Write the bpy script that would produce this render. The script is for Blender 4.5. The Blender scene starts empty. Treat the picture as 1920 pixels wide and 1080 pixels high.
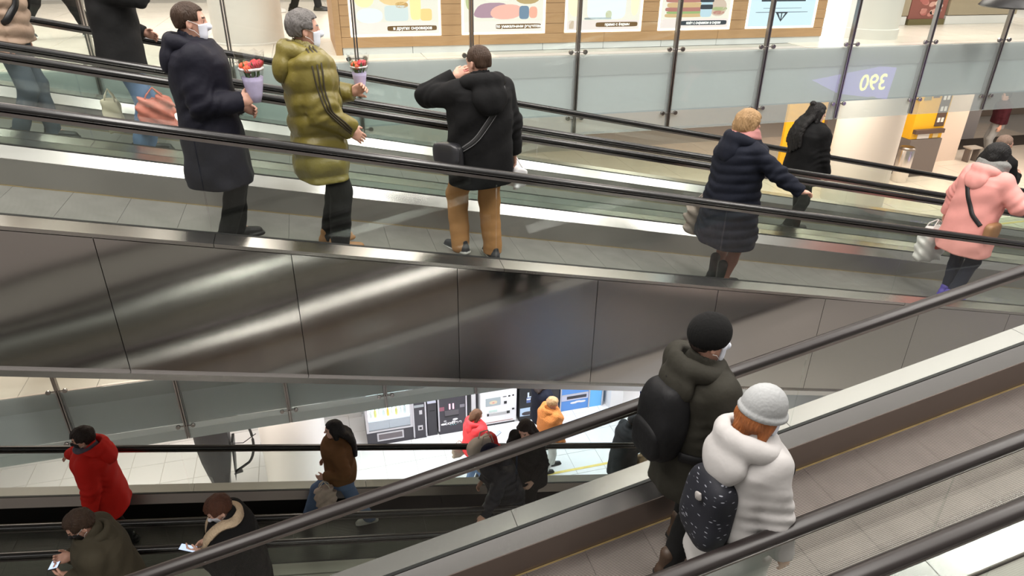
import bpy, math, random
import numpy as np
from mathutils import Vector, Matrix
random.seed(7); RNG = np.random.default_rng(7)
C = bpy.context.scene.collection
S = bpy.context.scene

# ------------------------------------------------------------------ camera
FPX, PIT, ROL, YAW = 1293.57, math.radians(27.1525), math.radians(-0.9112), math.radians(16.2497)
CAMZ = 9.4
fw = Vector((math.sin(YAW)*math.cos(PIT), math.cos(YAW)*math.cos(PIT), -math.sin(PIT)))
rt = Vector((math.cos(YAW), -math.sin(YAW), 0)); dn = fw.cross(rt)
r2 = math.cos(ROL)*rt + math.sin(ROL)*dn; d2 = -math.sin(ROL)*rt + math.cos(ROL)*dn
cd = bpy.data.cameras.new('camera'); cam = bpy.data.objects.new('camera', cd); C.objects.link(cam)
cd.sensor_width = 36.0; cd.lens = FPX/1920*36.0; cd.clip_start = 0.05; cd.clip_end = 200
up = -d2; bk = -fw
cam.matrix_world = Matrix(((r2.x, up.x, bk.x, 0), (r2.y, up.y, bk.y, 0), (r2.z, up.z, bk.z, CAMZ), (0, 0, 0, 1)))
S.camera = cam

# ------------------------------------------------------------------ view, world, ceiling lamps
S.view_settings.view_transform = 'Standard'; S.view_settings.look = 'None'
S.view_settings.gamma = 1.0; S.view_settings.use_curve_mapping = False
S.view_settings.exposure = 0.0
S.cycles.transparent_max_bounces = 40
W = bpy.data.worlds.new('mall_air'); S.world = W; W.use_nodes = True
W.node_tree.nodes['Background'].inputs[0].default_value = (1.0, 0.95, 0.89, 1)
W.node_tree.nodes['Background'].inputs[1].default_value = 0.40

def area(name, loc, sx, sy, power, col, rot=(0, 0, 0)):
    l = bpy.data.lights.new(name, 'AREA'); l.shape = 'RECTANGLE'; l.size = sx; l.size_y = sy
    l.energy = power; l.color = col
    o = bpy.data.objects.new(name, l); C.objects.link(o); o.location = loc; o.rotation_euler = rot
    return o
WARM, COOL, NEUT = (1.0, .86, .72), (.90, .94, 1.0), (1.0, .95, .89)
# roof lamps over the atrium
for k, x in enumerate((-5, -1, 3, 7, 11)):
    area('roof_lamp', (x, 3.2, 14.0), .5, 7.0, 420, NEUT)
area('added_wall_light', (4, 7.7, 15.0), 22, .4, 380, NEUT)  # added light, brightens the unseen upper wall that the front decks mirror
# shop ceiling above the top gallery
for x in (-4, -.5, 3, 6.5, 10, 14):
    area('gallery_ceiling_lamp', (x, 12.0, 11.4), 1.6, 3.0, 150, (1, .90, .83))
# lamps under the top gallery slab, light the middle floor
for x in (-4, 1, 6, 10, 13.5, 17):
    area('middle_ceiling_lamp', (x, 12.2, 7.15), 1.5, 3.5, 125, WARM)
# lamps under the middle slab, light the bottom floor with the vending machines
for x in (-3.8, -1.2, 1.4, 4.0, 6.6):
    area('lower_ceiling_lamp', (x, 10.2, 2.95), 1.6, 1.6, 95 if x > -1 else 85, COOL if x > 0 else (1, .90, .80))
# linear lamps on the edges of the galleries on the near side of the atrium (behind the viewer)
for x, z, sx, sy, p, c in ((-1.6, 2.85, 8.0, .07, 26, (1, .86, .70)), (-1.2, 1.65, 8.6, .12, 50, (1, .90, .76)), (9.4, 2.1, 2.6, .5, 60, (1, .86, .78)), (7.2, 1.15, 2.4, .22, 26, (.62, .80, 1.0))):
    area('near_gallery_linear_lamp', (x, -3.5, z), sx, sy, p, c, rot=(math.pi/2, 0, 0))

# ------------------------------------------------------------------ materials
MATS = {}
def nt(name):
    m = bpy.data.materials.new(name); m.use_nodes = True
    n = m.node_tree; b = n.nodes['Principled BSDF']
    return m, n, b
def col4(c): return (c[0], c[1], c[2], 1)
def srgb(r, g, b):
    f = lambda v: (v/255/12.92 if v/255 <= .04045 else ((v/255+.055)/1.055)**2.4)
    return (f(r), f(g), f(b))
def plain(name, c, rough=.5, metal=0., var=.0, vscale=8., bump=0., bscale=60., stretch=None, emis=None, estr=0., spec=None, coat=0.):
    if name in MATS: return MATS[name]
    m, n, b = nt(name)
    b.inputs['Base Color'].default_value = col4(c); b.inputs['Roughness'].default_value = rough; b.inputs['Metallic'].default_value = metal
    if spec is not None: b.inputs['Specular IOR Level'].default_value = spec
    if coat: b.inputs['Coat Weight'].default_value = coat
    tc = n.nodes.new('ShaderNodeTexCoord'); mp = n.nodes.new('ShaderNodeMapping')
    n.links.new(tc.outputs['Object'], mp.inputs['Vector'])
    if stretch: mp.inputs['Scale'].default_value = stretch
    if var:
        t = n.nodes.new('ShaderNodeTexNoise'); t.inputs['Scale'].default_value = vscale; t.inputs['Detail'].default_value = 4
        n.links.new(mp.outputs[0], t.inputs['Vector'])
        r = n.nodes.new('ShaderNodeMix'); r.data_type = 'RGBA'
        r.inputs[6].default_value = col4([v*(1-var) for v in c]); r.inputs[7].default_value = col4([min(1, v*(1+var)) for v in c])
        n.links.new(t.outputs[0], r.inputs[0]); n.links.new(r.outputs[2], b.inputs['Base Color'])
    if bump:
        t = n.nodes.new('ShaderNodeTexNoise'); t.inputs['Scale'].default_value = bscale; t.inputs['Detail'].default_value = 3
        n.links.new(mp.outputs[0], t.inputs['Vector'])
        bp = n.nodes.new('ShaderNodeBump'); bp.inputs['Strength'].default_value = bump; bp.inputs['Distance'].default_value = .02
        n.links.new(t.outputs[0], bp.inputs['Height']); n.links.new(bp.outputs[0], b.inputs['Normal'])
    if emis:
        b.inputs['Emission Color'].default_value = col4(emis); b.inputs['Emission Strength'].default_value = estr
    MATS[name] = m
    return m
def glass(name, tint=(.94, .97, .955), ior=1.5, base=.02, rough=0.0, haze=0.0, hcol=(.7, .74, .73)):
    m = bpy.data.materials.new(name); m.use_nodes = True; n = m.node_tree; n.nodes.clear()
    out = n.nodes.new('ShaderNodeOutputMaterial'); tr = n.nodes.new('ShaderNodeBsdfTransparent'); tr.inputs[0].default_value = col4(tint)
    gl = n.nodes.new('ShaderNodeBsdfGlossy'); gl.inputs['Roughness'].default_value = rough; gl.inputs[0].default_value = (1, 1, 1, 1)
    lw = n.nodes.new('ShaderNodeLayerWeight'); lw.inputs[0].default_value = .5
    pw = n.nodes.new('ShaderNodeMath'); pw.operation = 'POWER'; pw.inputs[1].default_value = 4.0; n.links.new(lw.outputs['Facing'], pw.inputs[0])
    ad = n.nodes.new('ShaderNodeMath'); ad.operation = 'MULTIPLY_ADD'; ad.inputs[1].default_value = .8; ad.inputs[2].default_value = base; n.links.new(pw.outputs[0], ad.inputs[0])
    mx = n.nodes.new('ShaderNodeMixShader'); n.links.new(ad.outputs[0], mx.inputs[0])
    src = tr
    if haze:
        df = n.nodes.new('ShaderNodeBsdfDiffuse'); df.inputs[0].default_value = col4(hcol)
        mh = n.nodes.new('ShaderNodeMixShader'); mh.inputs[0].default_value = haze
        n.links.new(tr.outputs[0], mh.inputs[1]); n.links.new(df.outputs[0], mh.inputs[2]); src = mh
    n.links.new(src.outputs[0], mx.inputs[1]); n.links.new(gl.outputs[0], mx.inputs[2]); n.links.new(mx.outputs[0], out.inputs[0])
    MATS[name] = m
    return m
def steel(name, c, rough, wave=0., wscale=(.35, 1, 1.5), grain=.04):
    m, n, b = nt(name)
    b.inputs['Base Color'].default_value = col4(c); b.inputs['Metallic'].default_value = 1.0
    tc = n.nodes.new('ShaderNodeTexCoord')
    mp = n.nodes.new('ShaderNodeMapping'); mp.inputs['Scale'].default_value = (.5, 7, 7); n.links.new(tc.outputs['Object'], mp.inputs[0])
    t = n.nodes.new('ShaderNodeTexNoise'); t.inputs['Scale'].default_value = 2; t.inputs['Detail'].default_value = 2; n.links.new(mp.outputs[0], t.inputs['Vector'])
    rr = n.nodes.new('ShaderNodeMapRange'); rr.inputs[3].default_value = rough-.01; rr.inputs[4].default_value = rough+.02
    n.links.new(t.outputs[0], rr.inputs[0]); n.links.new(rr.outputs[0], b.inputs['Roughness'])
    if wave:
        m2 = n.nodes.new('ShaderNodeMapping'); m2.inputs['Scale'].default_value = wscale; n.links.new(tc.outputs['Object'], m2.inputs[0])
        t2 = n.nodes.new('ShaderNodeTexNoise'); t2.inputs['Scale'].default_value = 1.6; t2.inputs['Detail'].default_value = 0.0; t2.inputs['Distortion'].default_value = .6
        n.links.new(m2.outputs[0], t2.inputs['Vector'])
        b2 = n.nodes.new('ShaderNodeBump'); b2.inputs['Strength'].default_value = 1.0; b2.inputs['Distance'].default_value = wave
        n.links.new(t2.outputs[0], b2.inputs['Height']); n.links.new(b2.outputs[0], b.inputs['Normal'])
    MATS[name] = m
    return m
def grooved(name, ca, cb, pitch):
    m, n, b = nt(name); b.inputs['Roughness'].default_value = .42; b.inputs['Metallic'].default_value = .55
    tc = n.nodes.new('ShaderNodeTexCoord'); sp = n.nodes.new('ShaderNodeSeparateXYZ'); n.links.new(tc.outputs['Object'], sp.inputs[0])
    mu = n.nodes.new('ShaderNodeMath'); mu.operation = 'MULTIPLY'; mu.inputs[1].default_value = 2*math.pi/pitch; n.links.new(sp.outputs[1], mu.inputs[0])
    si = n.nodes.new('ShaderNodeMath'); si.operation = 'SINE'; n.links.new(mu.outputs[0], si.inputs[0])
    mr = n.nodes.new('ShaderNodeMapRange'); mr.inputs[1].default_value = -.6; mr.inputs[2].default_value = .3; n.links.new(si.outputs[0], mr.inputs[0])
    ns = n.nodes.new('ShaderNodeTexNoise'); ns.inputs['Scale'].default_value = 5; n.links.new(tc.outputs['Object'], ns.inputs['Vector'])
    mx = n.nodes.new('ShaderNodeMix'); mx.data_type = 'RGBA'; mx.inputs[6].default_value = col4(ca); mx.inputs[7].default_value = col4(cb); n.links.new(mr.outputs[0], mx.inputs[0])
    m2 = n.nodes.new('ShaderNodeMix'); m2.data_type = 'RGBA'; m2.blend_type = 'MULTIPLY'; m2.inputs[0].default_value = .35
    n.links.new(mx.outputs[2], m2.inputs[6]); n.links.new(ns.outputs[0], m2.inputs[7]); n.links.new(m2.outputs[2], b.inputs['Base Color'])
    bp = n.nodes.new('ShaderNodeBump'); bp.inputs['Strength'].default_value = .7; bp.inputs['Distance'].default_value = .006
    n.links.new(mr.outputs[0], bp.inputs['Height']); n.links.new(bp.outputs[0], b.inputs['Normal'])
    MATS[name] = m
    return m
def wood(name, c, c2):
    m, n, b = nt(name); b.inputs['Roughness'].default_value = .6
    tc = n.nodes.new('ShaderNodeTexCoord'); mp = n.nodes.new('ShaderNodeMapping'); mp.inputs['Scale'].default_value = (1.2, 8, 14); n.links.new(tc.outputs['Object'], mp.inputs[0])
    t = n.nodes.new('ShaderNodeTexNoise'); t.inputs['Scale'].default_value = 3; t.inputs['Detail'].default_value = 6; t.inputs['Distortion'].default_value = .8
    n.links.new(mp.outputs[0], t.inputs['Vector'])
    mx = n.nodes.new('ShaderNodeMix'); mx.data_type = 'RGBA'; mx.inputs[6].default_value = col4(c); mx.inputs[7].default_value = col4(c2)
    n.links.new(t.outputs[0], mx.inputs[0]); n.links.new(mx.outputs[2], b.inputs['Base Color'])
    MATS[name] = m
    return m
def emit(name, c, s):
    return plain(name, (.02, .02, .02), .4, emis=c, estr=s)

M_STEEL_SIDE = steel('brushed steel cladding', (.54, .515, .50), .085, wave=.0065, wscale=(.13, .3, .62))
M_STEEL = steel('satin steel deck', (.52, .50, .48), .25, wave=.002, wscale=(.6, 1, 1), grain=.006)
M_STEEL_B = steel('bright satin steel deck', (.72, .70, .69), .24, grain=.006)
M_STEEL_POST = plain('post steel', (.30, .28, .27), .28, 1.0)
M_SKIRT = plain('dark skirt steel', (.36, .345, .33), .36, .85, var=.15, vscale=2)
M_RUBBER = plain('black handrail rubber', (.012, .0115, .012), .26, spec=.6)
M_RUBBER_BR = plain('brown black handrail rubber', (.016, .012, .0115), .34, spec=.5)
M_GLASS = glass('clear balustrade glass', base=.025)
M_GLASS_G = glass('greenish balustrade glass', tint=(.86, .93, .90), base=.03)
M_TREAD_A = grooved('grooved pallet grey', (.15, .145, .135), (.42, .40, .375), .011)
M_TREAD_B = grooved('grooved pallet brown grey', (.085, .070, .064), (.30, .255, .235), .011)
M_TREAD_C = grooved('grooved pallet dark', (.04, .038, .035), (.11, .10, .095), .011)
M_YELLOW = plain('worn yellow line', (.20, .14, .05), .6, var=.6, vscale=9)
M_DARK = plain('dark seal', (.01, .01, .01), .5)
M_CREAM = plain('cream deck panel', (.46, .43, .39), .4, var=.04)
M_FASCIA = plain('pale grey blue slab edge', (.355, .405, .44), .5, var=.03, vscale=1.5)
M_FGLASS = glass('fascia glass', tint=(.90, .95, .95), base=.02, haze=.28, hcol=(.66, .70, .70))
M_TILE = plain('white floor tile', (.80, .79, .78), .22, var=.03, vscale=2)
M_TILE_W = plain('warm cream floor tile', (.80, .73, .65), .25, var=.04, vscale=2)
M_GROUT = plain('tile joint', (.50, .48, .45), .7)
M_WHITE = plain('white paint', (.80, .79, .77), .5, var=.02)
M_OFFW = plain('off white column paint', (.70, .67, .63), .45, var=.03, vscale=1)
M_PLASTIC_DK = plain('dark grey plastic', (.035, .033, .04), .35)
M_BLACK = plain('black plastic', (.012, .012, .013), .4)

# ------------------------------------------------------------------ mesh helpers
class MB:
    def __init__(s): s.v = []; s.f = []; s.mi = []
    def quad(s, a, b, c, d, m=0):
        i = len(s.v); s.v += [tuple(a), tuple(b), tuple(c), tuple(d)]; s.f.append((i, i+1, i+2, i+3)); s.mi.append(m); return s
    def hexa(s, p, m=0):
        i = len(s.v); s.v += [tuple(q) for q in p]
        for f in ((0, 3, 2, 1), (4, 5, 6, 7), (0, 1, 5, 4), (1, 2, 6, 5), (2, 3, 7, 6), (3, 0, 4, 7)):
            s.f.append(tuple(i+k for k in f)); s.mi.append(m)
        return s
    def box(s, lo, hi, m=0):
        x0, y0, z0 = lo; x1, y1, z1 = hi
        return s.hexa([(x0, y0, z0), (x1, y0, z0), (x1, y1, z0), (x0, y1, z0), (x0, y0, z1), (x1, y0, z1), (x1, y1, z1), (x0, y1, z1)], m)
    def prism(s, base, top, m=0):
        i = len(s.v); n = len(base); s.v += [tuple(p) for p in base]+[tuple(p) for p in top]
        s.f.append(tuple(i+k for k in range(n))[::-1]); s.f.append(tuple(i+n+k for k in range(n))); s.mi += [m, m]
        for k in range(n):
            s.f.append((i+k, i+(k+1) % n, i+n+(k+1) % n, i+n+k)); s.mi.append(m)
        return s
    def lathe(s, prof, c=(0, 0, 0), n=24, m=0, axis='z'):
        i = len(s.v)
        for r, h in prof:
            for k in range(n):
                a = 2*math.pi*k/n; x, y = r*math.cos(a), r*math.sin(a)
                p = (x, y, h) if axis == 'z' else ((x, h, y) if axis == 'y' else (h, x, y))
                s.v.append((c[0]+p[0], c[1]+p[1], c[2]+p[2]))
        for q in range(len(prof)-1):
            for k in range(n):
                a, b = i+q*n+k, i+q*n+(k+1) % n
                s.f.append((a, b, b+n, a+n)); s.mi.append(m)
        s.f.append(tuple(i+k for k in range(n))[::-1]); s.mi.append(m)
        j = i+(len(prof)-1)*n; s.f.append(tuple(j+k for k in range(n))); s.mi.append(m)
        return s
    def tube(s, pts, r, n=8, m=0, flat=None, upv=(0, 0, 1)):
        pts = [Vector(p) for p in pts]; i = len(s.v); N = len(pts)
        rs = r if isinstance(r, (list, tuple)) else [r]*N
        for q, p in enumerate(pts):
            t = (pts[min(q+1, N-1)]-pts[max(q-1, 0)]).normalized()
            u = t.cross(Vector(upv)); u = u.normalized() if u.length > 1e-4 else t.orthogonal().normalized()
            w = u.cross(t)
            for k in range(n):
                a = 2*math.pi*k/n
                s.v.append(tuple(p+u*math.cos(a)*rs[q]+w*math.sin(a)*rs[q]*(flat or 1)))
        for q in range(N-1):
            for k in range(n):
                a, b = i+q*n+k, i+q*n+(k+1) % n
                s.f.append((a, b, b+n, a+n)); s.mi.append(m)
        s.f.append(tuple(i+k for k in range(n))[::-1]); s.f.append(tuple(i+(N-1)*n+k for k in range(n))); s.mi += [m, m]
        return s
    def mesh(s, name, mats, off=(0, 0, 0), smooth=False):
        me = bpy.data.meshes.new(name)
        me.from_pydata([(x-off[0], y-off[1], z-off[2]) for x, y, z in s.v], [], s.f)
        for mm in (mats if isinstance(mats, (list, tuple)) else [mats]): me.materials.append(mm)
        if any(s.mi): me.polygons.foreach_set('material_index', s.mi)
        if smooth: me.polygons.foreach_set('use_smooth', [True]*len(me.polygons))
        me.update(); return me
    def build(s, name, mats, parent=None, loc=None, smooth=False, bevel=0):
        base = wloc(parent) if parent else Vector((0, 0, 0))
        if loc is None: loc = base
        o = bpy.data.objects.new(name, s.mesh(name, mats, loc, smooth)); C.objects.link(o)
        o.location = Vector(loc)-base if parent else loc
        if parent: o.parent = parent
        if bevel:
            b = o.modifiers.new('bevel', 'BEVEL'); b.width = bevel; b.segments = 2; b.limit_method = 'ANGLE'
        return o
def wloc(o):
    v = Vector(o.location); p = o.parent
    while p: v += Vector(p.location); p = p.parent
    return v
def smooth_angle(o, a=40):
    me = o.data; me.polygons.foreach_set('use_smooth', [True]*len(me.polygons)); me.set_sharp_from_angle(angle=math.radians(a)); return o
def tag(o, label=None, cat=None, group=None, kind=None):
    if label: o['label'] = label
    if cat: o['category'] = cat
    if group: o['group'] = group
    if kind: o['kind'] = kind
    return o
def empty(name, loc, label=None, cat=None, group=None, kind=None):
    o = bpy.data.objects.new(name, None); C.objects.link(o); o.location = loc; o.empty_display_size = .2
    return tag(o, label, cat, group, kind)
def box_obj(name, lo, hi, mat, parent=None, bevel=0):
    c = ((lo[0]+hi[0])/2, (lo[1]+hi[1])/2, lo[2])
    return MB().box(lo, hi).build(name, mat, parent, c, bevel=bevel)
def copy_at(o, loc, parent=None):
    c = o.copy(); C.objects.link(c); c.parent = parent if parent else o.parent; c.location = loc; return c
def text_mesh(name, body, size, loc, mat, parent=None, rot=(math.pi/2, 0, 0), align='CENTER', ext=.001, sx=1.0, bold=0.0):
    cu = bpy.data.curves.new(name, 'FONT'); cu.body = body; cu.size = size; cu.extrude = ext; cu.align_x = align; cu.align_y = 'CENTER'; cu.offset = bold
    t = bpy.data.objects.new(name, cu); C.objects.link(t); dg = bpy.context.evaluated_depsgraph_get()
    me = bpy.data.meshes.new_from_object(t.evaluated_get(dg)); bpy.data.objects.remove(t); bpy.data.curves.remove(cu)
    me.materials.clear(); me.materials.append(mat)
    o = bpy.data.objects.new(name, me); C.objects.link(o); o.rotation_euler = rot; o.scale = (sx, 1, 1)
    o.location = Vector(loc)-wloc(parent) if parent else loc
    if parent: o.parent = parent
    return o

# ------------------------------------------------------------------ the building
L0, L1, L2, EDGE = 0.0, 4.1, 8.04, 8.54
def tiled(name, z, x0, x1, y0, y1, ts, mat, zones, label):
    root = MB().box((x0, y0, z-.25), (x1, y1, z-.006)).build(name, M_GROUT, loc=((x0+x1)/2, (y0+y1)/2, z-.25))
    tag(root, label, 'floor', kind='structure')
    g = .005
    me = MB().box((g, g, -.006), (ts-g, ts-g, 0)).mesh('tile', mat)
    bl = wloc(root); seen = set()
    for (zx0, zx1, zy0, zy1) in zones:
        for i in range(int(round((zx0-x0)/ts)), int(round((zx1-x0)/ts))):
            for j in range(int(round((zy0-y0)/ts)), int(round((zy1-y0)/ts))):
                if (i, j) in seen: continue
                seen.add((i, j)); o = bpy.data.objects.new('tile', me); C.objects.link(o); o.parent = root
                o.location = Vector((x0+i*ts, y0+j*ts, z))-bl
    # rest of the floor in larger tile fields
    return root
tiled('floor', L0, -13.2, 25.2, -6.0, 12.6, .6, M_TILE, [(-7.2, 7.2, 8.4, 12.6)], 'white tiled bottom floor in front of the vending machines')
fl1 = tiled('floor_middle', L1, -13.0, 29.0, EDGE, 19.34, .9, M_TILE_W, [(3.2, 21.2, EDGE, 17.54), (-5, -1.4, EDGE, 9.44)], 'cream tiled middle floor with the yellow cash machine')
fl2 = tiled('floor_upper', L2, -13.0, 29.0, EDGE, 17.54, .9, M_TILE_W, [(-5.8, 2.3, EDGE, 16.64), (6.8, 14, EDGE, 13.04)], 'bright cream tiled top gallery floor')
tag(MB().box((-13, EDGE+.02, L1-.78), (29, 19.3, L1-.25)).build('ceiling_lower', M_WHITE, loc=(8, 14, L1-.78)), 'white slab and ceiling over the bottom floor', 'ceiling', kind='structure')
tag(MB().box((-13, EDGE+.02, L2-.74), (29, 17.5, L2-.25)).build('ceiling_middle', M_WHITE, loc=(8, 13, L2-.74)), 'white slab and ceiling over the middle floor', 'ceiling', kind='structure')
tag(MB().box((-13, 12.6, L0), (29, 12.8, L1-.78)).build('wall_lower_back', M_WHITE, loc=(8, 12.7, L0)), 'white back wall behind the vending machines', 'wall', kind='structure')
tag(MB().box((-13, 19.34, L1), (29, 19.5, L2-.74)).build('wall_middle_back', plain('warm wall paint', (.72, .60, .50), .6), loc=(8, 19.4, L1)), 'warm beige back wall of the middle floor', 'wall', kind='structure')
tag(MB().box((-13, 17.54, L2), (29, 17.7, L2+3.6)).build('wall_upper_back', M_WHITE, loc=(8, 17.6, L2)), 'white back wall of the top gallery', 'wall', kind='structure')
tag(MB().box((-13, EDGE, L2+3.6), (29, 17.7, L2+3.8)).build('ceiling_upper', M_WHITE, loc=(8, 13, L2+3.6)), 'white ceiling above the top gallery', 'ceiling', kind='structure')
tag(MB().box((-13, EDGE, L2+3.82), (29, EDGE+.2, 15.2)).build('wall_upper_reflector', M_WHITE, loc=(8, EDGE, L2+3.82)), 'unseen white wall added above the top gallery as a reflector', 'wall', kind='structure')  # out of view, added so the front decks mirror something bright
tag(MB().box((-13, -6.3, L0), (29, -6.1, 9.0)).build('wall_near_reflected', plain('taupe near wall', (.36, .34, .325), .6), loc=(8, -6.2, L0)), 'unseen taupe wall added on the near side for steel reflections', 'wall', kind='structure')  # out of view, added to set the tone mirrored in the steel cladding
for n, z in (('trim_1', L1-1.12),):
    tag(MB().box((-13, 8.66, z), (25, 8.80, z+.16)).build(n, M_WHITE, loc=(6, 8.73, z)), 'white ceiling edge strip under the middle gallery glass', 'trim', kind='structure')

def balustrade(name, zf, zlow, xs, ztop, label, fas_z, mfas=None):
    root = empty(name, (xs[0], EDGE, zf), label, 'balustrade')
    sp = xs[1]-xs[0]; bl = Vector(root.location)
    # slab edge behind the glass, one piece per bay
    fe = MB().box((.004, EDGE+.02, fas_z), (sp-.004, EDGE+.05, zf-.01)).mesh('fascia_panel', mfas or M_FASCIA, (0, EDGE, zf))
    fg = MB().box((.02, EDGE-.05, zlow), (sp-.02, EDGE-.038, zf+.02)).mesh('fascia_glass', M_FGLASS, (0, EDGE, zf))
    gp = MB().box((.02, EDGE-.05, zf+.05), (sp-.02, EDGE-.038, ztop-.03)).mesh('glass_panel', M_GLASS, (0, EDGE, zf))
    pm = MB()
    pm.box((-.022, EDGE-.075, zlow+.02), (-.006, EDGE-.015, ztop)); pm.box((.006, EDGE-.075, zlow+.02), (.022, EDGE-.015, ztop))
    pm.box((-.03, EDGE-.02, zf-.8), (.03, EDGE+.03, zf-.04))
    pm = pm.mesh('post', M_STEEL_POST, (0, EDGE, zf))
    ft = MB()
    ft.tube([(-.095, EDGE-.065, 0), (.095, EDGE-.065, 0)], .009, 8)
    for sx in (-1, 1): ft.lathe([(.0, -.03), (.026, -.03), (.03, -.022), (.03, .0), (.012, .012)], (sx*.095, EDGE-.06, 0), 12, axis='y')
    ft = ft.mesh('glass_fitting', plain('fitting steel', (.33, .31, .30), .25, 1.0), (0, EDGE, 0), smooth=False)
    for k, x in enumerate(xs):
        def put(me, nm, z=zf):
            o = bpy.data.objects.new(nm, me); C.objects.link(o); o.parent = root; o.location = Vector((x, EDGE, z))-bl
        put(pm, 'post'); put(ft, 'glass_fitting', zf+.055); put(ft, 'glass_fitting', zf-.77)
        if k < len(xs)-1:
            put(fe, 'fascia_panel'); put(fg, 'fascia_glass'); put(gp, 'glass_panel')
    rail = MB().tube([(xs[0], EDGE-.04, ztop), (xs[-1], EDGE-.04, ztop)], .025, 10).build('top_rail', M_STEEL_POST, root)
    return root
XS = [.56+1.362*k for k in range(-5, 13)]
balustrade('gallery_balustrade', L2, L2-1.0, XS, L2+1.15, 'steel post and glass balustrade along the top gallery edge', L2-.76)
balustrade('gallery_balustrade', L1, L1-1.0, XS[:14], L1+.42, 'glass balustrade with grey fascia below the steel walkway side', L1-.76, plain('light-painted teal slab edge', (.50, .62, .68), .5, var=.03, vscale=1.5))  # teal slab edge painted lighter, making up for weak light at this level

# ------------------------------------------------------------------ moving walkways
TA, TB = math.tan(math.radians(11.727)), math.tan(math.radians(11.927))
def lane(label, z0, t, yn, yf, x0, x1, mtread, mrail, seams, out_near=None, out_far=None, mdeck=None, mout=None, base=.30, railh=1.0, mskirt=None, mglass=None, rw=.037):
    mdeck = mdeck or M_STEEL; mout = mout or mdeck; mskirt = mskirt or M_SKIRT; mglass = mglass or M_GLASS
    xm = (x0+x1)/2
    root = empty('moving_walkway', (xm, (yn+yf)/2, z0+t*xm), label, 'moving walkway', 'inclined moving walkways of the atrium')
    bl = Vector(root.location)
    zz = lambda x, dz: z0+t*x+dz
    def strip(name, poly, mat, a=x0, b=x1, smooth=False):
        n = len(poly); area2 = sum(poly[i][0]*poly[(i+1) % n][1]-poly[(i+1) % n][0]*poly[i][1] for i in range(n))
        if area2 < 0: poly = poly[::-1]
        xc = (a+b)/2; yc = sum(p[0] for p in poly)/n; dc = sum(p[1] for p in poly)/n
        o = MB().prism([(a, y, zz(a, d)) for y, d in poly], [(b, y, zz(b, d)) for y, d in poly]).build(name, mat, root, (xc, yc, zz(xc, dc)))
        if smooth: smooth_angle(o)
        return o
    for y, s in ((yn, 1), (yf, -1)):       # s: towards the lane centre
        e = [(y+rw*math.cos(2*math.pi*k/14), railh-.018+rw*.70*math.sin(2*math.pi*k/14)) for k in range(14)]
        strip('handrail', e, mrail, smooth=True)
        strip('rail_guide', [(y-.026, railh-.066), (y+.026, railh-.066), (y+.026, railh-.044), (y-.026, railh-.044)], M_STEEL_POST)
        cuts = [x0]+[q for q in seams if x0+.3 < q < x1-.3]+[x1]
        for a, b in zip(cuts[:-1], cuts[1:]):
            strip('glass_panel', [(y-.006, base-.02), (y+.006, base-.02), (y+.006, railh-.05), (y-.006, railh-.05)], mglass, a+.003, b-.003)
        strip('glass_seal', [(y-.012, base-.03), (y+.012, base-.03), (y+.012, base+.006), (y-.012, base+.006)], M_DARK)
        strip('inner_deck', [(y+s*.012, base-.06), (y+s*.012, base-.002), (y+s*.085, base-.085), (y+s*.085, base-.10)], mdeck)
        strip('skirt', [(y+s*.075, base-.09), (y+s*.088, base-.09), (y+s*.10, -.03), (y+s*.08, -.03)], mskirt)
        strip('edge_line', [(y+s*.10, .002), (y+s*.112, .002), (y+s*.112, -.01), (y+s*.10, -.01)], M_YELLOW)
        w = out_near if s > 0 else out_far
        if w: 
            cs = [x0]+[q+.02 for q in seams if x0+.3 < q < x1-.3]+[x1]
            for a, b in zip(cs[:-1], cs[1:]):
                strip('outer_deck', [(y-s*.012, base-.03), (y-s*.012, base+.004), (y-s*w, base-.004), (y-s*w, base-.035)], mout, a+.002, b-.002)
    # pallets
    L = .4; a, b = yn+.105, yf-.105; yc = (a+b)/2
    me = MB().prism([(.0012, y-yc, t*.0012+d) for y, d in ((a, -.04), (b, -.04), (b, 0), (a, 0))], [(L-.0012, y-yc, t*(L-.0012)+d) for y, d in ((a, -.04), (b, -.04), (b, 0), (a, 0))]).mesh('pallet', mtread)
    for k in range(int((x1-x0)/L)):
        x = x0+k*L; o = bpy.data.objects.new('pallet', me); C.objects.link(o); o.parent = root; o.location = Vector((x, yc, zz(x, 0)))-bl
    strip('pallet_bed', [(a-.05, -.09), (b+.05, -.09), (b+.05, -.05), (a-.05, -.05)], M_DARK)
    return root, strip
ZA, ZB, ZC = 7.13, 5.49, 2.74
SA = [-.74+1.97*k for k in range(-2, 8)]
A1, sA1 = lane('upper moving walkway nearest the viewer carrying the man in olive puffer jacket', ZA, -TA, 4.67, 6.08, -4.3, 13.2, M_TREAD_A, M_RUBBER, SA, out_near=.17, out_far=.20)
A2, sA2 = lane('upper moving walkway next to the top gallery carrying the long haired woman', ZA, -TA, 6.49, 7.93, -4.3, 13.2, M_TREAD_A, M_RUBBER, [q+.9 for q in SA], out_near=.20, out_far=.22)
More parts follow.
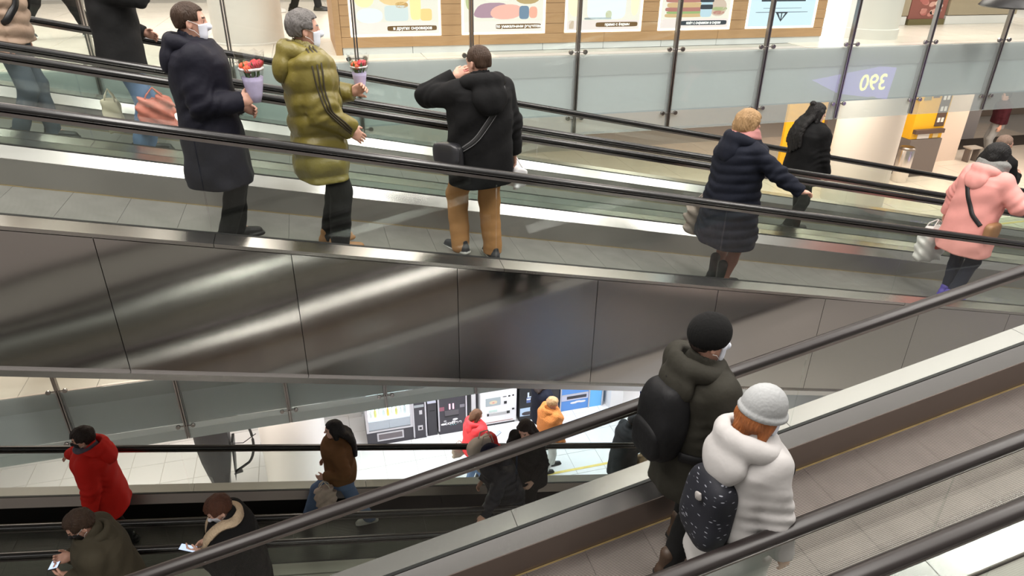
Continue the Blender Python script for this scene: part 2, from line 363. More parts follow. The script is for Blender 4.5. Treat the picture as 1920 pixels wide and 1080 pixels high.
# steel cladding of the upper walkway
sx = [-4.3, -3.66, -2.53, -1.40, -.25, .89, 2.02, 3.13, 4.26, 5.4, 6.6, 7.8, 9.0, 10.2, 11.4, 12.6, 13.2]
for a, b in zip(sx[:-1], sx[1:]):
    o = sA1('side_panel', [(4.50, -.725), (4.52, -.725), (4.52, .27), (4.50, .27)], M_STEEL_SIDE, a+.0025, b-.0025)
sA1('panel_backing', [(4.522, -.73), (4.55, -.73), (4.55, .25), (4.522, .25)], M_DARK)
sA1('bottom_trim', [(4.475, -.775), (4.475, -.725), (4.60, -.72), (4.60, -.80)], M_STEEL_B)
sA1('soffit', [(4.55, -.80), (6.28, -.80), (6.28, -.74), (4.55, -.74)], M_SKIRT)
sA2('soffit', [(6.29, -.80), (8.18, -.80), (8.18, -.74), (6.29, -.74)], M_SKIRT)
sA2('rear_cladding', [(8.15, -.78), (8.18, -.78), (8.18, .28), (8.15, .28)], M_STEEL)
SB = [.95+1.95*k for k in range(-4, 6)]
B1, sB1 = lane('front moving walkway rising to the right carrying the couple', ZB, TB, 1.94, 3.10, -4.6, 8.6, M_TREAD_B, M_RUBBER_BR, SB, out_near=.16, out_far=.17, rw=.045, mdeck=M_STEEL_B, mskirt=plain('brown skirt steel', (.30, .25, .225), .34, .85, var=.1, vscale=2))
B0, sB0 = lane('moving walkway corner at the lower right edge of the picture', ZB, TB, .46, 1.62, -4.6, 8.6, M_TREAD_B, M_RUBBER_BR, SB, out_far=None, rw=.045, mdeck=M_STEEL_B)
for k in range(-4, 8):   # cream deck plates between the two front lanes
    a = .97+.98*k
    sB0('deck_plate', [(1.632, .20), (1.632, .262), (1.772, .264), (1.772, .20)], M_CREAM, a+.004, a+.976)
sB1('side_cladding', [(3.25, -.8), (3.27, -.8), (3.27, .27), (3.25, .27)], M_STEEL)
sB1('soffit', [(1.78, -.84), (3.27, -.84), (3.27, -.78), (1.78, -.78)], M_SKIRT)
sB0('soffit', [(.3, -.84), (1.77, -.84), (1.77, -.78), (.3, -.78)], M_SKIRT)
SC = [.1+2.0*k for k in range(-5, 8)]
C2, sC2 = lane('lower moving walkway beside the bottom floor carrying the woman in red coat', ZC, -TA, 5.82, 6.98, -6.4, 12.0, M_TREAD_C, M_RUBBER, SC, out_near=.16, out_far=.16, mdeck=plain('dull bronze deck', (.30, .265, .24), .32, .9), mout=M_CREAM, mskirt=plain('black skirt', (.03, .028, .027), .35, .6))
C1, sC1 = lane('lower moving walkway carrying the two men with phones', ZC, -TA, 4.31, 5.47, -6.4, 12.0, M_TREAD_C, M_RUBBER, SC, out_near=.16, out_far=.17, mdeck=MATS['dull bronze deck'], mout=M_CREAM, mskirt=MATS['black skirt'])
sC2('rear_cladding', [(7.12, -.8), (7.14, -.8), (7.14, .27), (7.12, .27)], M_STEEL)
sC1('soffit', [(4.2, -.84), (5.64, -.84), (5.64, -.78), (4.2, -.78)], M_SKIRT)
sC2('soffit', [(5.65, -.84), (7.11, -.84), (7.11, -.78), (5.65, -.78)], M_SKIRT)
# ------------------------------------------------------------------ columns
def column(x, y, r, z0, z1, mat, label, ring=None):
    prof = [(r+.02, 0), (r+.02, .02), (r, .03), (r, z1-z0)] if not ring else [(r+.02, 0), (r+.02, ring), (r, ring+.01), (r, z1-z0)]
    o = MB().lathe(prof, (x, y, z0), 40).build('column', mat, loc=(x, y, z0)); smooth_angle(o, 30)
    return tag(o, label, 'column', kind='structure')
column(-.72, 10.55, .46, L2, L2+3.6, M_OFFW, 'off white round column on the top gallery behind the man in navy parka')
column(8.55, 9.55, .42, L2, L2+3.6, M_OFFW, 'beige round column on the top gallery right of the lit posters', ring=.14)
column(-1.02, 10.85, .58, L0, L1-.78, M_OFFW, 'round off white column left of the vending machines')
column(11.55, 12.2, .66, L1, L2-.74, M_OFFW, 'large white round column beside the yellow cash machine')

# ------------------------------------------------------------------ lit shop front on the top gallery
KY = 9.12
M_WOOD = wood('light oak boards', (.42, .235, .115), (.56, .34, .18))
kr = empty('poster_wall', (3.9, KY+.2, L2), 'oak shop wall with white plinth holding five lit posters', 'shop wall')
zb, zt = L2+.085, L2+1.62
for k in range(8):
    a = .44+k*.8625; MB().box((a+.003, KY, L2), (a+.8595, KY+.4, zb)).build('plinth_panel', plain('pale plinth laminate', (.74, .74, .76), .35), kr)
P = [(.55, 1.675), (1.935, 3.05), (3.317, 4.425), (4.672, 5.79), (6.04, 7.178)]
zp0, zp1 = L2+.205, L2+1.45
edges = [.437]+[v for p in P for v in p]+[7.345]
for i in range(0, len(edges), 2):                       # mullion boards, stacked planks
    for k in range(10):
        z0 = zp0+.001+k*.1245
        MB().box((edges[i]+.002, KY-.012-.004*((k+i) % 2), z0), (edges[i+1]-.002, KY+.3, z0+.1225)).build('board', M_WOOD, kr, bevel=.003)
for k in range(4):
    a = .437+k*1.727; MB().box((a, KY-.016, zb), (a+1.724, KY+.3, zp0-.002)).build('board', M_WOOD, kr, bevel=.003)
    MB().box((a, KY-.016, zp1), (a+1.724, KY+.3, zt)).build('board', M_WOOD, kr, bevel=.003)
MB().box((.36, KY-.02, L2), (.435, KY+1.6, zt)).build('end_board', M_WOOD, kr)
MB().box((.437, KY+.3, zb), (7.345, KY+.36, zt)).build('backing', M_DARK, kr)
M_LIT = emit('backlit print paper', (1.0, .93, .80), 1.1); M_LIT_C = emit('backlit print pale blue', (.72, .90, 1.0), 1.15)
M_LITEDGE = emit('light box edge', (1.0, .93, .76), 2.6)
em = lambda n, r, g, b, s=1.0: emit('print '+n, srgb(*((r, g, b) if max(r, g, b) < 140 else (r+(255-r)*.18, g+(255-g)*.18, b+(255-b)*.18))), s*1.12)
M_TXT = em('white lettering', 255, 250, 240, 1.6); M_BAND = em('brown band', 128, 92, 48, .85); M_NAVYP = em('dark print', 52, 62, 74, .8)
def blob(x0, x1, z0, z1, y, mat, parent, n=18, sq=2.4, name='printed_picture', tilt=0.):
    cx, cz, a, b = (x0+x1)/2, (z0+z1)/2, (x1-x0)/2, (z1-z0)/2
    pts = []
    for k in range(n):
        t = 2*math.pi*k/n; c, s_ = math.cos(t), math.sin(t)
        u = a*math.copysign(abs(c)**(2/sq), c); v = b*math.copysign(abs(s_)**(2/sq), s_)
        pts.append((cx+u+tilt*v, cz+v))
    return MB().prism([(u, y, v) for u, v in pts][::-1], [(u, y-.0012, v) for u, v in pts][::-1]).build(name, mat, parent)
CAP = ['и других сыроваров', 'по уникальным рецептам', 'прямо с фермы', 'кофе с сырником и сыром', None]
LBL = ['lit poster of cheeses at the left end of the oak wall', 'lit poster of pink meat slices above the man in black jacket', 'palest lit poster with short brown caption in the oak wall middle', 'lit poster of stacked sandwiches and coffee cup', 'pale blue lit logo poster at the right end of oak wall']
for i, (a, b) in enumerate(P):
    r = empty('light_box_poster', ((a+b)/2, KY, zp0), LBL[i], 'poster', 'lit posters on the oak shop wall')
    y = KY-.004; w = b-a
    MB().box((a+.006, y, zp0+.006), (b-.006, KY+.2, zp1-.01)).build('print_panel', M_LIT if i < 4 else M_LIT_C, r)
    f = MB()
    f.box((a+.004, y-.014, zp0+.004), (b-.004, y, zp0+.03)); f.box((a+.004, y-.014, zp0+.03), (a+.03, y, zp1)); f.box((b-.03, y-.014, zp0+.03), (b-.004, y, zp1))
    f.build('lit_frame', M_LITEDGE, r)
    y -= .001
    def pb(u0, u1, v0, v1, m, sq=2.4, d=0, tilt=0): return blob(a+w*u0, a+w*u1, zp0+v0, zp0+v1, y-d, m, r, sq=sq, tilt=tilt)
    if i < 4:
        pb(.40 if i < 3 else .30, .95, .065, .125, M_BAND if i < 3 else M_NAVYP, 8, .001)
        text_mesh('caption', CAP[i], .052 if i != 2 else .05, (a+w*(.68 if i < 3 else .625), y-.0035, zp0+.096), M_TXT, r, sx=.95 if i != 3 else .8, bold=.001)
    wood_p = em('pale board', 236, 214, 178, 1.1)
    if i == 0:
        pb(.03, .97, .03, .17, em('wash', 246, 232, 220, 1.1), 10); pb(.08, .36, .16, .33, em('white cheese', 226, 238, 240, 1.2)); pb(.38, .64, .18, .36, em('feta', 205, 216, 214, 1.15), 6)
        pb(.66, .78, .19, .60, em('yellow cheese', 250, 222, 140, 1.2), 5); pb(.77, .90, .18, .32, em('orange cheese', 246, 196, 110, 1.2), 5); pb(.30, .68, .36, .70, em('bread', 236, 196, 128, 1.15)); pb(.06, .28, .34, .62, em('pale cheese', 244, 226, 160, 1.2)); pb(.50, .64, .33, .40, em('crust', 206, 150, 70, 1.0))
    elif i == 1:
        pb(.03, .97, .03, .16, em('wash', 246, 232, 220, 1.1), 10); pb(.16, .52, .20, .38, em('plum plate', 176, 130, 150, .95), 3, tilt=.6); pb(.34, .72, .18, .36, em('ham', 245, 170, 150, 1.1), 2.2, .0006, .3)
        pb(.68, .80, .18, .34, em('blue bowl', 96, 128, 160, .9), 4, .0008); pb(.80, .90, .19, .33, em('salmon', 246, 160, 130, 1.1), 3); pb(.62, .94, .36, .60, em('basket', 186, 150, 84, 1.0)); pb(.25, .60, .40, .66, em('cream jar', 250, 240, 216, 1.2), 5); pb(.05, .14, .3, .6, em('herb', 190, 196, 130, 1.0))
    elif i == 2:
        pb(.03, .97, .03, .15, em('rose wash', 240, 220, 212, 1.1), 10); pb(.28, .78, .16, .62, em('milk', 220, 232, 234, 1.25), 6); pb(.52, .60, .17, .27, em('olive herb', 190, 186, 120, 1.0)); pb(.04, .22, .2, .6, em('straw', 250, 232, 186, 1.2)); pb(.84, .95, .2, .6, em('straw', 250, 232, 186, 1.2)); pb(.25, .60, .16, .185, em('table edge', 150, 160, 160, .9), 8); pb(.06, .12, .05, .15, em('crate', 200, 168, 128, 1.0), 8)
    elif i == 3:
        pb(.03, .97, .03, .15, em('rose wash', 230, 206, 204, 1.0), 10); 
        for k, (v0, v1, nm, cc) in enumerate(((.17, .22, 'bun', (214, 170, 110)), (.215, .25, 'lettuce', (140, 170, 90)), (.245, .30, 'salami', (176, 96, 84)), (.295, .36, 'bun', (214, 170, 110)), (.36, .42, 'salami', (176, 96, 84)), (.41, .50, 'bun', (214, 170, 110)))):
            pb(.08+.02*(k % 2), .60, v0, v1, em(nm, *cc, 1.0), 5, .0004*k)
        pb(.56, .72, .17, .40, em('paper cup', 176, 206, 220, 1.1), 6, .003); pb(.555, .725, .27, .33, M_NAVYP, 8, .004); pb(.545, .735, .36, .42, M_NAVYP, 8, .004); pb(.70, .92, .18, .40, em('toast', 214, 184, 160, 1.0)); pb(.74, .90, .2, .25, em('salami', 176, 96, 84, 1.0)); pb(.72, .93, .25, .30, em('lettuce', 140, 170, 90, 1.0))
    else:
        cx = (a+b)/2; q = [(cx-.42, zp0+.62), (cx-.36, zp0+.36), (cx+.36, zp0+.36), (cx+.42, zp0+.62)]
        MB().prism([(u, y, v) for u, v in q], [(u, y-.001, v) for u, v in q]).build('logo_shape', M_NAVYP, r)
        text_mesh('logo_lettering', 'MOZZARELLI', .16, (cx, y-.0035, zp0+.455), M_TXT, r, sx=.86, bold=.004)
        pb(.12, .88, .215, .222, M_NAVYP, 8); pb(.22, .78, .268, .273, M_NAVYP, 8)
        q = [(cx-.10, zp0+.215), (cx, zp0+.09), (cx+.10, zp0+.215)]
        MB().prism([(u, y-.001, v) for u, v in q], [(u, y-.002, v) for u, v in q]).build('logo_triangle', M_NAVYP, r)
        q = [(cx-.055, zp0+.203), (cx-.01, zp0+.125), (cx-.01, zp0+.203)]
        MB().prism([(u, y-.002, v) for u, v in q], [(u, y-.003, v) for u, v in q]).build('logo_triangle', M_LIT_C, r)
        MB().prism([(2*cx-u, y-.002, v) for u, v in q][::-1], [(2*cx-u, y-.003, v) for u, v in q][::-1]).build('logo_triangle', M_LIT_C, r)
# shop counters further right on the top gallery
def panel_thing(name, label, cat, parts, loc, group=None):
    r = empty(name, loc, label, cat, group)
    for nm, lo, hi, m in parts: MB().box(lo, hi).build(nm, m, r, bevel=.006)
    return r
M_TAN = plain('tan shop panel', (.40, .33, .23), .5, var=.05)
panel_thing('shop_counter', 'tan shop counter with white plinth at the top right', 'counter', [('front', (11.3, 10.75, L2+.16), (12.9, 11.3, L2+1.1), M_TAN), ('plinth', (11.3, 10.77, L2), (12.9, 11.3, L2+.15), M_WHITE), ('top', (11.28, 10.7, L2+1.1), (12.95, 11.35, L2+1.15), M_WHITE)], (12.1, 11, L2))
panel_thing('shop_counter', 'narrow tan shop counter left of the meat picture', 'counter', [('front', (9.75, 10.75, L2+.16), (10.42, 11.3, L2+1.1), M_TAN), ('plinth', (9.75, 10.77, L2), (10.42, 11.3, L2+.15), M_WHITE), ('top', (9.7, 10.7, L2+1.1), (10.43, 11.35, L2+1.15), M_WHITE)], (10.1, 11, L2))
mp = empty('meat_picture_stand', (10.86, 10.9, L2), 'picture stand showing raw meat pieces on the top gallery', 'picture')
MB().box((10.46, 10.75, L2), (11.26, 11.2, L2+.10)).build('base', plain('olive base', (.16, .13, .05), .5), mp)
MB().box((10.46, 10.78, L2+.101), (11.26, 10.9, L2+1.3)).build('panel', plain('meat picture ground', (.30, .10, .08), .5), mp)
rr = random.Random(3)
for k in range(46):
    u, v = 10.50+rr.random()*.66, L2+.13+rr.random()*.9; s_ = .05+rr.random()*.05
    blob(u, u+s_*1.5, v, v+s_, 10.778-.0006*(k % 9), plain('meat print %d' % (k % 4), [(.62, .26, .22), (.72, .40, .34), (.50, .16, .14), (.80, .60, .50)][k % 4], .5), mp, n=9, tilt=rr.uniform(-.6, .6))
lit = MB().box((7.46, KY+.3, L2), (8.02, KY+.45, L2+2.6)).build('lit_panel', emit('white light panel', (1, .97, .93), 1.6), loc=(7.7, KY+.3, L2))
tag(lit, 'bright white glowing panel between oak wall and beige column', 'light panel')

# pendant lamp
pl = empty('pendant_lamp', (9.52, 8.05, 8.62), 'black dish pendant lamp at the top right corner', 'lamp')
smooth_angle(MB().lathe([(.36, -.03), (.40, -.01), (.36, .05), (.20, .12), (.07, .16), (.05, .22)], (9.52, 8.05, 8.62), 36).build('lamp_shade', M_BLACK, pl), 50)
MB().tube([(9.52, 8.05, 8.82), (9.52, 8.05, 14)], .008, 6).build('cable', M_BLACK, pl)
MB().lathe([(.30, -.02), (.30, -.012)], (9.52, 8.05, 8.605), 24).build('diffuser', plain('lamp opal', (.3, .3, .3), .5), pl)

# ------------------------------------------------------------------ middle floor, right side
M_YEL = plain('signal yellow panel', (.80, .44, .015), .4); M_GREYB = plain('warm grey plastic', (.16, .14, .13), .45)
at = empty('cash_machine', (14.35, 13.55, L1), 'yellow and brown cash machine beside the steel bin', 'cash machine')
M_BROWNP = plain('brown print', (.10, .065, .05), .5)
MB().box((14.0, 13.35, L1), (14.95, 14.1, L1+.95)).build('lower_body', M_GREYB, at, bevel=.01)
MB().box((14.0, 13.40, L1+.952), (14.95, 14.1, L1+2.3)).build('upper_body', M_YEL, at, bevel=.01)
MB().box((14.62, 13.385, L1+1.25), (14.90, 13.40, L1+2.2)).build('keypad_panel', M_BROWNP, at)
for k in range(6): MB().box((14.66+.11*(k % 2), 13.375, L1+1.35+.27*(k//2)), (14.73+.11*(k % 2), 13.384, L1+1.46+.27*(k//2))).build('sticker', M_WHITE, at)
MB().box((14.03, 13.3, L1+1.10), (14.9, 13.40, L1+1.20)).build('shelf', M_BROWNP, at)
MB().box((14.2, 13.385, L1+.96), (14.55, 13.399, L1+1.08)).build('notice', M_WHITE, at); MB().box((14.66, 13.385, L1+.965), (14.82, 13.399, L1+1.10)).build('notice', plain('pale yellow paper', (.8, .65, .35), .6), at)
MB().box((14.1, 13.385, L1+1.9), (14.3, 13.399, L1+2.05)).build('screen', plain('olive screen', (.25, .22, .10), .3), at); MB().box((14.36, 13.385, L1+1.95), (14.54, 13.399, L1+2.2)).build('slot_panel', M_BROWNP, at)
bn = empty('litter_bin', (13.75, 13.15, L1), 'brushed steel cylinder litter bin by the cash machine', 'bin')
smooth_angle(MB().lathe([(.17, 0), (.18, .02), (.18, .80), (.175, .81)], (13.75, 13.15, L1), 28).build('body', M_STEEL_B, bn)); smooth_angle(MB().lathe([(.184, .80), (.184, .84), (.15, .86), (.12, .85)], (13.75, 13.15, L1), 28).build('lid_ring', M_STEEL_POST, bn))
st = empty('advert_stand', (11.3, 13.9, L1), 'yellow advert stand behind the long haired woman', 'advert stand')
MB().box((10.75, 13.9, L1+.10), (11.9, 13.98, L1+2.25)).build('board', M_YEL, st); MB().box((10.75, 13.86, L1), (11.9, 14.1, L1+.095)).build('foot', M_GREYB, st); MB().box((11.82, 13.885, L1+.12), (11.895, 13.899, L1+2.2)).build('edge_strip', M_BROWNP, st)
tag(MB().box((15.55, 14.3, L1), (16.65, 15.5, L2-.74)).build('column', plain('pinkish pillar paint', (.78, .66, .57), .5), loc=(16.1, 14.9, L1)), 'square cream pillar right of the cash machine', 'column', kind='structure')
tag(MB().box((18.3, 16.0, L1), (19.1, 17.0, L2-.74)).build('column', plain('grey pillar paint', (.40, .39, .40), .5), loc=(18.7, 16.5, L1)), 'square grey pillar on the dark carpet at right', 'column', kind='structure')
tag(MB().box((17.0, 15.1, L1), (23.6, 15.98, L1+.012)).build('carpet', plain('dark brown carpet', (.055, .045, .038), .95, bump=.3), loc=(20, 16.6, L1)), 'dark brown carpet in front of the grey pillar', 'carpet')
tag(MB().box((19.4, 18.3, L1), (24, 18.9, L1+1.0)).build('low_wall', plain('taupe low wall', (.30, .24, .19), .6), loc=(21.5, 18.6, L1)), 'taupe low shop wall behind the dark carpet', 'low wall')
yl = MB().box((11.2, 10.2, L1), (15.5, 10.26, L1+.004)).build('floor_line', plain('pale yellow tape', (.80, .58, .18), .6), loc=(13.3, 10.2, L1)); tag(yl, 'yellow tape line on the middle floor', 'floor line')
gr = empty('guard_rail', (11.4, 8.75, L1), 'low glass guard rail with dark posts at the walkway end', 'guard rail')
for x in (10.2, 11.3, 12.4): MB().tube([(x, 8.75, L1), (x, 8.75, L1+.95)], .02, 8).build('post', M_STEEL_POST, gr)
MB().tube([(10.0, 8.75, L1+.97), (12.6, 8.75, L1+.97)], .03, 10).build('rail', M_STEEL_POST, gr)
for x in (10.23, 11.33): MB().box((x, 8.744, L1+.12), (x+1.04, 8.756, L1+.9)).build('glass_panel', M_GLASS_G, gr)
bch = empty('bench', (17.0, 13.7, L1), 'small grey bench end beside the cream pillar', 'bench')
MB().box((16.75, 14.0, L1+.36), (17.15, 14.25, L1+.40)).build('seat', plain('grey bench seat', (.45, .42, .38), .5), bch)
for x in (16.78, 17.08): MB().box((x, 14.02, L1), (x+.04, 14.2, L1+.355)).build('leg', M_GREYB, bch)

# ------------------------------------------------------------------ vending machines on the bottom floor
VY = 11.45
M_VMDK = plain('charcoal machine body', (.045, .042, .052), .4); M_VMSIL = plain('silver machine trim', (.55, .54, .57), .3, .6)
M_VMWH = plain('white machine body', (.80, .80, .80), .35); M_VGLASS = glass('machine window glass', base=.03)
def vroot(x0, x1, label, group='vending machines in a row'): return empty('vending_machine', ((x0+x1)/2, VY+.4, 0), label, 'vending machine', group)
v = vroot(.32, 1.53, 'dark snack machine with brightly lit glass front and pale tray')
MB().box((.32, VY, .0), (1.26, VY+.8, .36)).build('lower_body', M_VMDK, v, bevel=.008)
MB().box((.32, VY+.55, .36), (1.26, VY+.8, 1.95)).build('back', emit('lit machine interior', (.85, .93, 1), .9), v); MB().box((.32, VY, 1.85), (1.26, VY+.55, 1.95)).build('top', M_VMDK, v)
for x in (.32, 1.21): MB().box((x, VY-.01, .34), (x+.05, VY+.55, 1.85)).build('side_frame', M_VMSIL, v)
MB().box((.37, VY-.01, .34), (1.21, VY+.03, .38)).build('sill', M_VMSIL, v)
MB().box((.37, VY-.005, .39), (1.21, VY+.002, 1.85)).build('window_glass', M_VGLASS, v)
MB().box((.37, VY+.01, .39), (.785, VY+.5, .60)).build('flap', plain('pale tray plastic', (.55, .55, .66), .4), v); MB().box((.79, VY+.01, .39), (1.21, VY+.5, .60)).build('flap', MATS['pale tray plastic'], v)
for z in (.62, .93, 1.25, 1.57):
    sh = MB().box((.37, VY+.03, z), (1.21, VY+.54, z+.02)).build('shelf', emit('lit shelf edge', (.9, .97, 1), 2.2), v)
    for k in range(9):
        h = .18+.06*((k*7+int(z*10)) % 3)/2; x = .42+k*.085
        MB().lathe([(.026, 0), (.028, .03), (.028, h*.65), (.012, h*.85), (.012, h)], (x+.02, VY+.10, z+.021), 10).build('product', plain('bottle %d' % (k % 5), [(.85, .85, .82), (.75, .68, .2), (.8, .8, .85), (.7, .75, .8), (.85, .6, .1)][k % 5], .3), v, smooth=True)
fr = MB(); 
for lo, hi in (((.52, VY-.02, .11), (1.06, VY, .14)), ((.52, VY-.02, .28), (1.06, VY, .31)), ((.52, VY-.02, .14), (.55, VY, .28)), ((1.03, VY-.02, .14), (1.06, VY, .28))): fr.box(lo, hi)
fr.build('tray_frame', M_VMSIL, v); MB().box((.55, VY-.008, .14), (1.03, VY, .28)).build('tray_door', plain('tray door', (.16, .14, .15), .4), v)
MB().box((1.275, VY-.005, 0), (1.53, VY+.8, 1.95)).build('control_column', M_VMDK, v, bevel=.008)
for x in (1.262, 1.515): MB().box((x, VY-.02, .05), (x+.03, VY, 1.95)).build('side_trim', M_VMSIL, v)
MB().box((1.30, VY-.012, .80), (1.50, VY-.005, .86)).build('display', emit('small display', (.6, .65, .7), .7), v); MB().box((1.36, VY-.015, .22), (1.46, VY-.005, .34)).build('coin_return', M_VMSIL, v); MB().box((1.385, VY-.02, .25), (1.435, VY-.014, .30)).build('coin_slot', M_BLACK, v); MB().box((1.40, VY-.012, .62), (1.46, VY-.005, .72)).build('card_reader', M_VMSIL, v)
v = empty('payment_terminal', (1.66, VY+.3, 0), 'slim black terminal with pale tilted screen between two vending machines', 'terminal')
MB().box((1.565, VY+.02, 0), (1.765, VY+.5, 1.35)).build('body', M_PLASTIC_DK, v, bevel=.01)
MB().hexa([(1.58, VY+.0, 1.36), (1.755, VY, 1.36), (1.755, VY+.2, 1.36), (1.58, VY+.2, 1.36), (1.58, VY+.09, 1.62), (1.755, VY+.09, 1.62), (1.755, VY+.2, 1.62), (1.58, VY+.2, 1.62)]).build('screen', emit('terminal screen', (.80, .82, 1), .8), v)
MB().box((1.62, VY+.012, 1.02), (1.72, VY+.02, 1.05)).build('slot', M_BLACK, v)
v = vroot(1.79, 2.40, 'black coffee machine with pink lit buttons and white coffee lettering')
MB().box((1.80, VY, 0), (2.38, VY+.75, 1.9)).build('body', M_VMDK, v, bevel=.01)
for x in (1.785, 2.37): MB().box((x, VY-.015, .1), (x+.03, VY+.02, 1.9)).build('side_trim', M_VMSIL, v)
for k in range(2):
    MB().box((2.02+.075*k, VY-.008, 1.33), (2.05+.075*k, VY, 1.62)).build('lit_buttons', emit('pink buttons', (1, .55, .72), 1.8), v)
MB().box((1.93, VY-.012, 1.0), (2.22, VY, 1.28)).build('cup_niche', plain('niche', (.10, .09, .10), .4), v); MB().box((1.93, VY-.02, .96), (2.22, VY, 1.0)).build('niche_ledge', M_BLACK, v)
MB().box((1.82, VY-.006, 1.30), (1.92, VY, 1.50)).build('sticker', plain('dull red label', (.30, .10, .14), .5), v); MB().box((2.25, VY-.006, 1.35), (2.35, VY, 1.5)).build('sticker', plain('grey label', (.22, .21, .24), .5), v)
M_WL = plain('white machine lettering', (.85, .85, .85), .5)
text_mesh('coffee_lettering', 'coffee', .15, (2.10, VY-.004, .58), M_WL, v, bold=.004); text_mesh('small_lettering', '• • •', .08, (2.10, VY-.004, .46), plain('teal print', (.2, .6, .6), .5), v)
blob(2.09, 2.20, .70, .80, VY-.001, M_WL, v, name='cup_print'); blob(1.84, 1.94, .50, .60, VY-.001, M_WL, v, name='cup_print'); blob(1.90, 1.96, .66, .76, VY-.001, plain('grey cup print', (.4, .4, .42), .5), v, name='cup_print')
v = empty('door_frame', (2.47, VY+.3, 0), 'tall pale frame strip left of the white machine', 'frame')
MB().box((2.43, VY+.05, 0), (2.50, VY+.7, 2.2)).build('dark_strip', M_BLACK, v); MB().box((2.505, VY+.05, 0), (2.60, VY+.7, 2.2)).build('pale_strip', plain('pale grey strip', (.6, .6, .6), .4), v)
v = vroot(2.69, 3.48, 'white photo booth style machine with picture screen and black slots')
MB().box((2.69, VY, .06), (3.48, VY+.75, 1.95)).build('body', M_VMWH, v, bevel=.012); MB().box((2.72, VY+.03, 0), (3.45, VY+.7, .06)).build('base', M_PLASTIC_DK, v)
MB().box((2.80, VY-.012, 1.05), (3.12, VY, 1.42)).build('screen', emit('photo screen', (.50, .58, .62), .9), v); blob(2.88, 3.05, 1.12, 1.30, VY-.0125, emit('screen flower', (.9, .75, .55), .9), v, name='screen_picture'); blob(2.94, 2.99, 1.17, 1.22, VY-.0140, emit('screen heart', (.9, .3, .3), .9), v, name='screen_picture')
MB().box((3.20, VY-.01, 1.05), (3.26, VY, 1.17)).build('slot', M_BLACK, v); MB().box((3.26, VY-.01, .55), (3.33, VY, .67)).build('slot', M_BLACK, v); MB().box((3.38, VY-.01, .70), (3.43, VY, .77)).build('slot', M_BLACK, v)
MB().box((2.86, VY-.01, .55), (3.25, VY, .66)).build('tray', plain('grey tray', (.45, .45, .45), .4), v); MB().box((2.83, VY-.012, .55), (2.87, VY, .66)).build('tray_end', M_BLACK, v); MB().box((2.87, VY-.008, .72), (3.05, VY, .82)).build('label', plain('mint label', (.55, .70, .64), .5), v)
blob(3.17, 3.26, 1.38, 1.42, VY-.001, M_BLACK, v, name='emblem'); blob(3.29, 3.34, 1.36, 1.44, VY-.001, M_BLACK, v, name='emblem'); blob(3.38, 3.42, 1.37, 1.45, VY-.001, M_BLACK, v, name='emblem')
MB().box((2.69, VY-.006, .20), (3.40, VY, .215)).build('groove', plain('red brown line', (.30, .10, .07), .5), v)
v = vroot(3.54, 4.44, 'black poster machine with blue and pink lit pictures')
MB().box((3.54, VY, 0), (4.44, VY+.7, 2.0)).build('body', M_BLACK, v, bevel=.01)
MB().box((3.56, VY-.01, .25), (4.40, VY, .62)).build('picture', emit('pink blue picture', (.55, .72, .95), .9), v); blob(3.60, 3.85, .27, .45, VY-.011, emit('dark hand', (.10, .07, .09), .3), v, name='printed_picture'); blob(3.78, 3.98, .28, .42, VY-.012, emit('pink hand', (.9, .55, .5), .9), v, name='printed_picture')
MB().box((3.70, VY-.01, .86), (4.10, VY, 1.10)).build('picture', emit('navy picture', (.10, .16, .42), .9), v); MB().box((3.80, VY-.012, .70), (4.12, VY, .84)).build('picture', emit('rose picture', (.85, .25, .35), .9), v); MB().box((3.70, VY-.013, 1.0), (4.15, VY-.0105, 1.06)).build('picture', emit('white stripe', (.9, .93, 1), 1.0), v)
text_mesh('poster_lettering', 'LIZA', .24, (3.95, VY-.014, 1.22), emit('white blue lettering', (.75, .85, 1), 1.0), v, bold=.006)
v = vroot(4.52, 5.50, 'blue and silver machine with dark display slot and white cloud print')
MB().box((4.52, VY+.1, 0), (5.02+.17, VY+.8, 1.95)).build('body', plain('blue machine body', (.10, .28, .66), .4), v, bevel=.01); MB().box((5.2, VY+.1, 0), (5.50, VY+.8, 1.95)).build('side_door', plain('sky blue panel', (.15, .48, .85), .4), v)
for x in (4.50, 5.17, 5.49): MB().box((x, VY+.08, 0), (x+.03, VY+.12, 1.95)).build('trim', M_VMSIL, v)
MB().box((4.66, VY+.09, .70), (5.12, VY+.1, .88)).build('display_slot', M_PLASTIC_DK, v); MB().box((4.54, VY+.09, .92), (5.16, VY+.098, 1.0)).build('silver_panel', M_VMSIL, v); MB().box((4.54, VY+.092, .62), (5.16, VY+.099, .915)).build('silver_panel', plain('pale lilac panel', (.55, .57, .70), .4), v)
for k, (u, z) in enumerate(((4.75, .38), (4.85, .42), (4.95, .40))): blob(u, u+.16, z, z+.12, VY+.097-.001*k, M_WHITE, v, name='cloud_print')
tag(MB().box((5.62, VY-.1, 0), (5.92, VY+1.1, L1-.78)).build('column', M_WHITE, loc=(5.77, VY+.5, 0)), 'white square pillar right of the blue machine', 'column', kind='structure')
v = panel_thing('shop_counter', 'beige shop counter with red lettering right of the white pillar', 'counter', [('front', (6.3, VY+.5, 0), (8.6, VY+1.0, .62), plain('beige counter', (.62, .50, .40), .5)), ('gap', (6.3, VY+.53, .621), (8.6, VY+1.0, .68), plain('brown gap', (.12, .07, .05), .5)), ('sign_panel', (6.3, VY+.48, .69), (8.6, VY+.9, 1.3), plain('cream sign', (.80, .72, .62), .5))], (7.4, VY+.7, 0))
text_mesh('sign_lettering', 'ВИА', .28, (7.05, VY+.475, 1.0), plain('red sign lettering', (.65, .10, .07), .5), v, bold=.01)
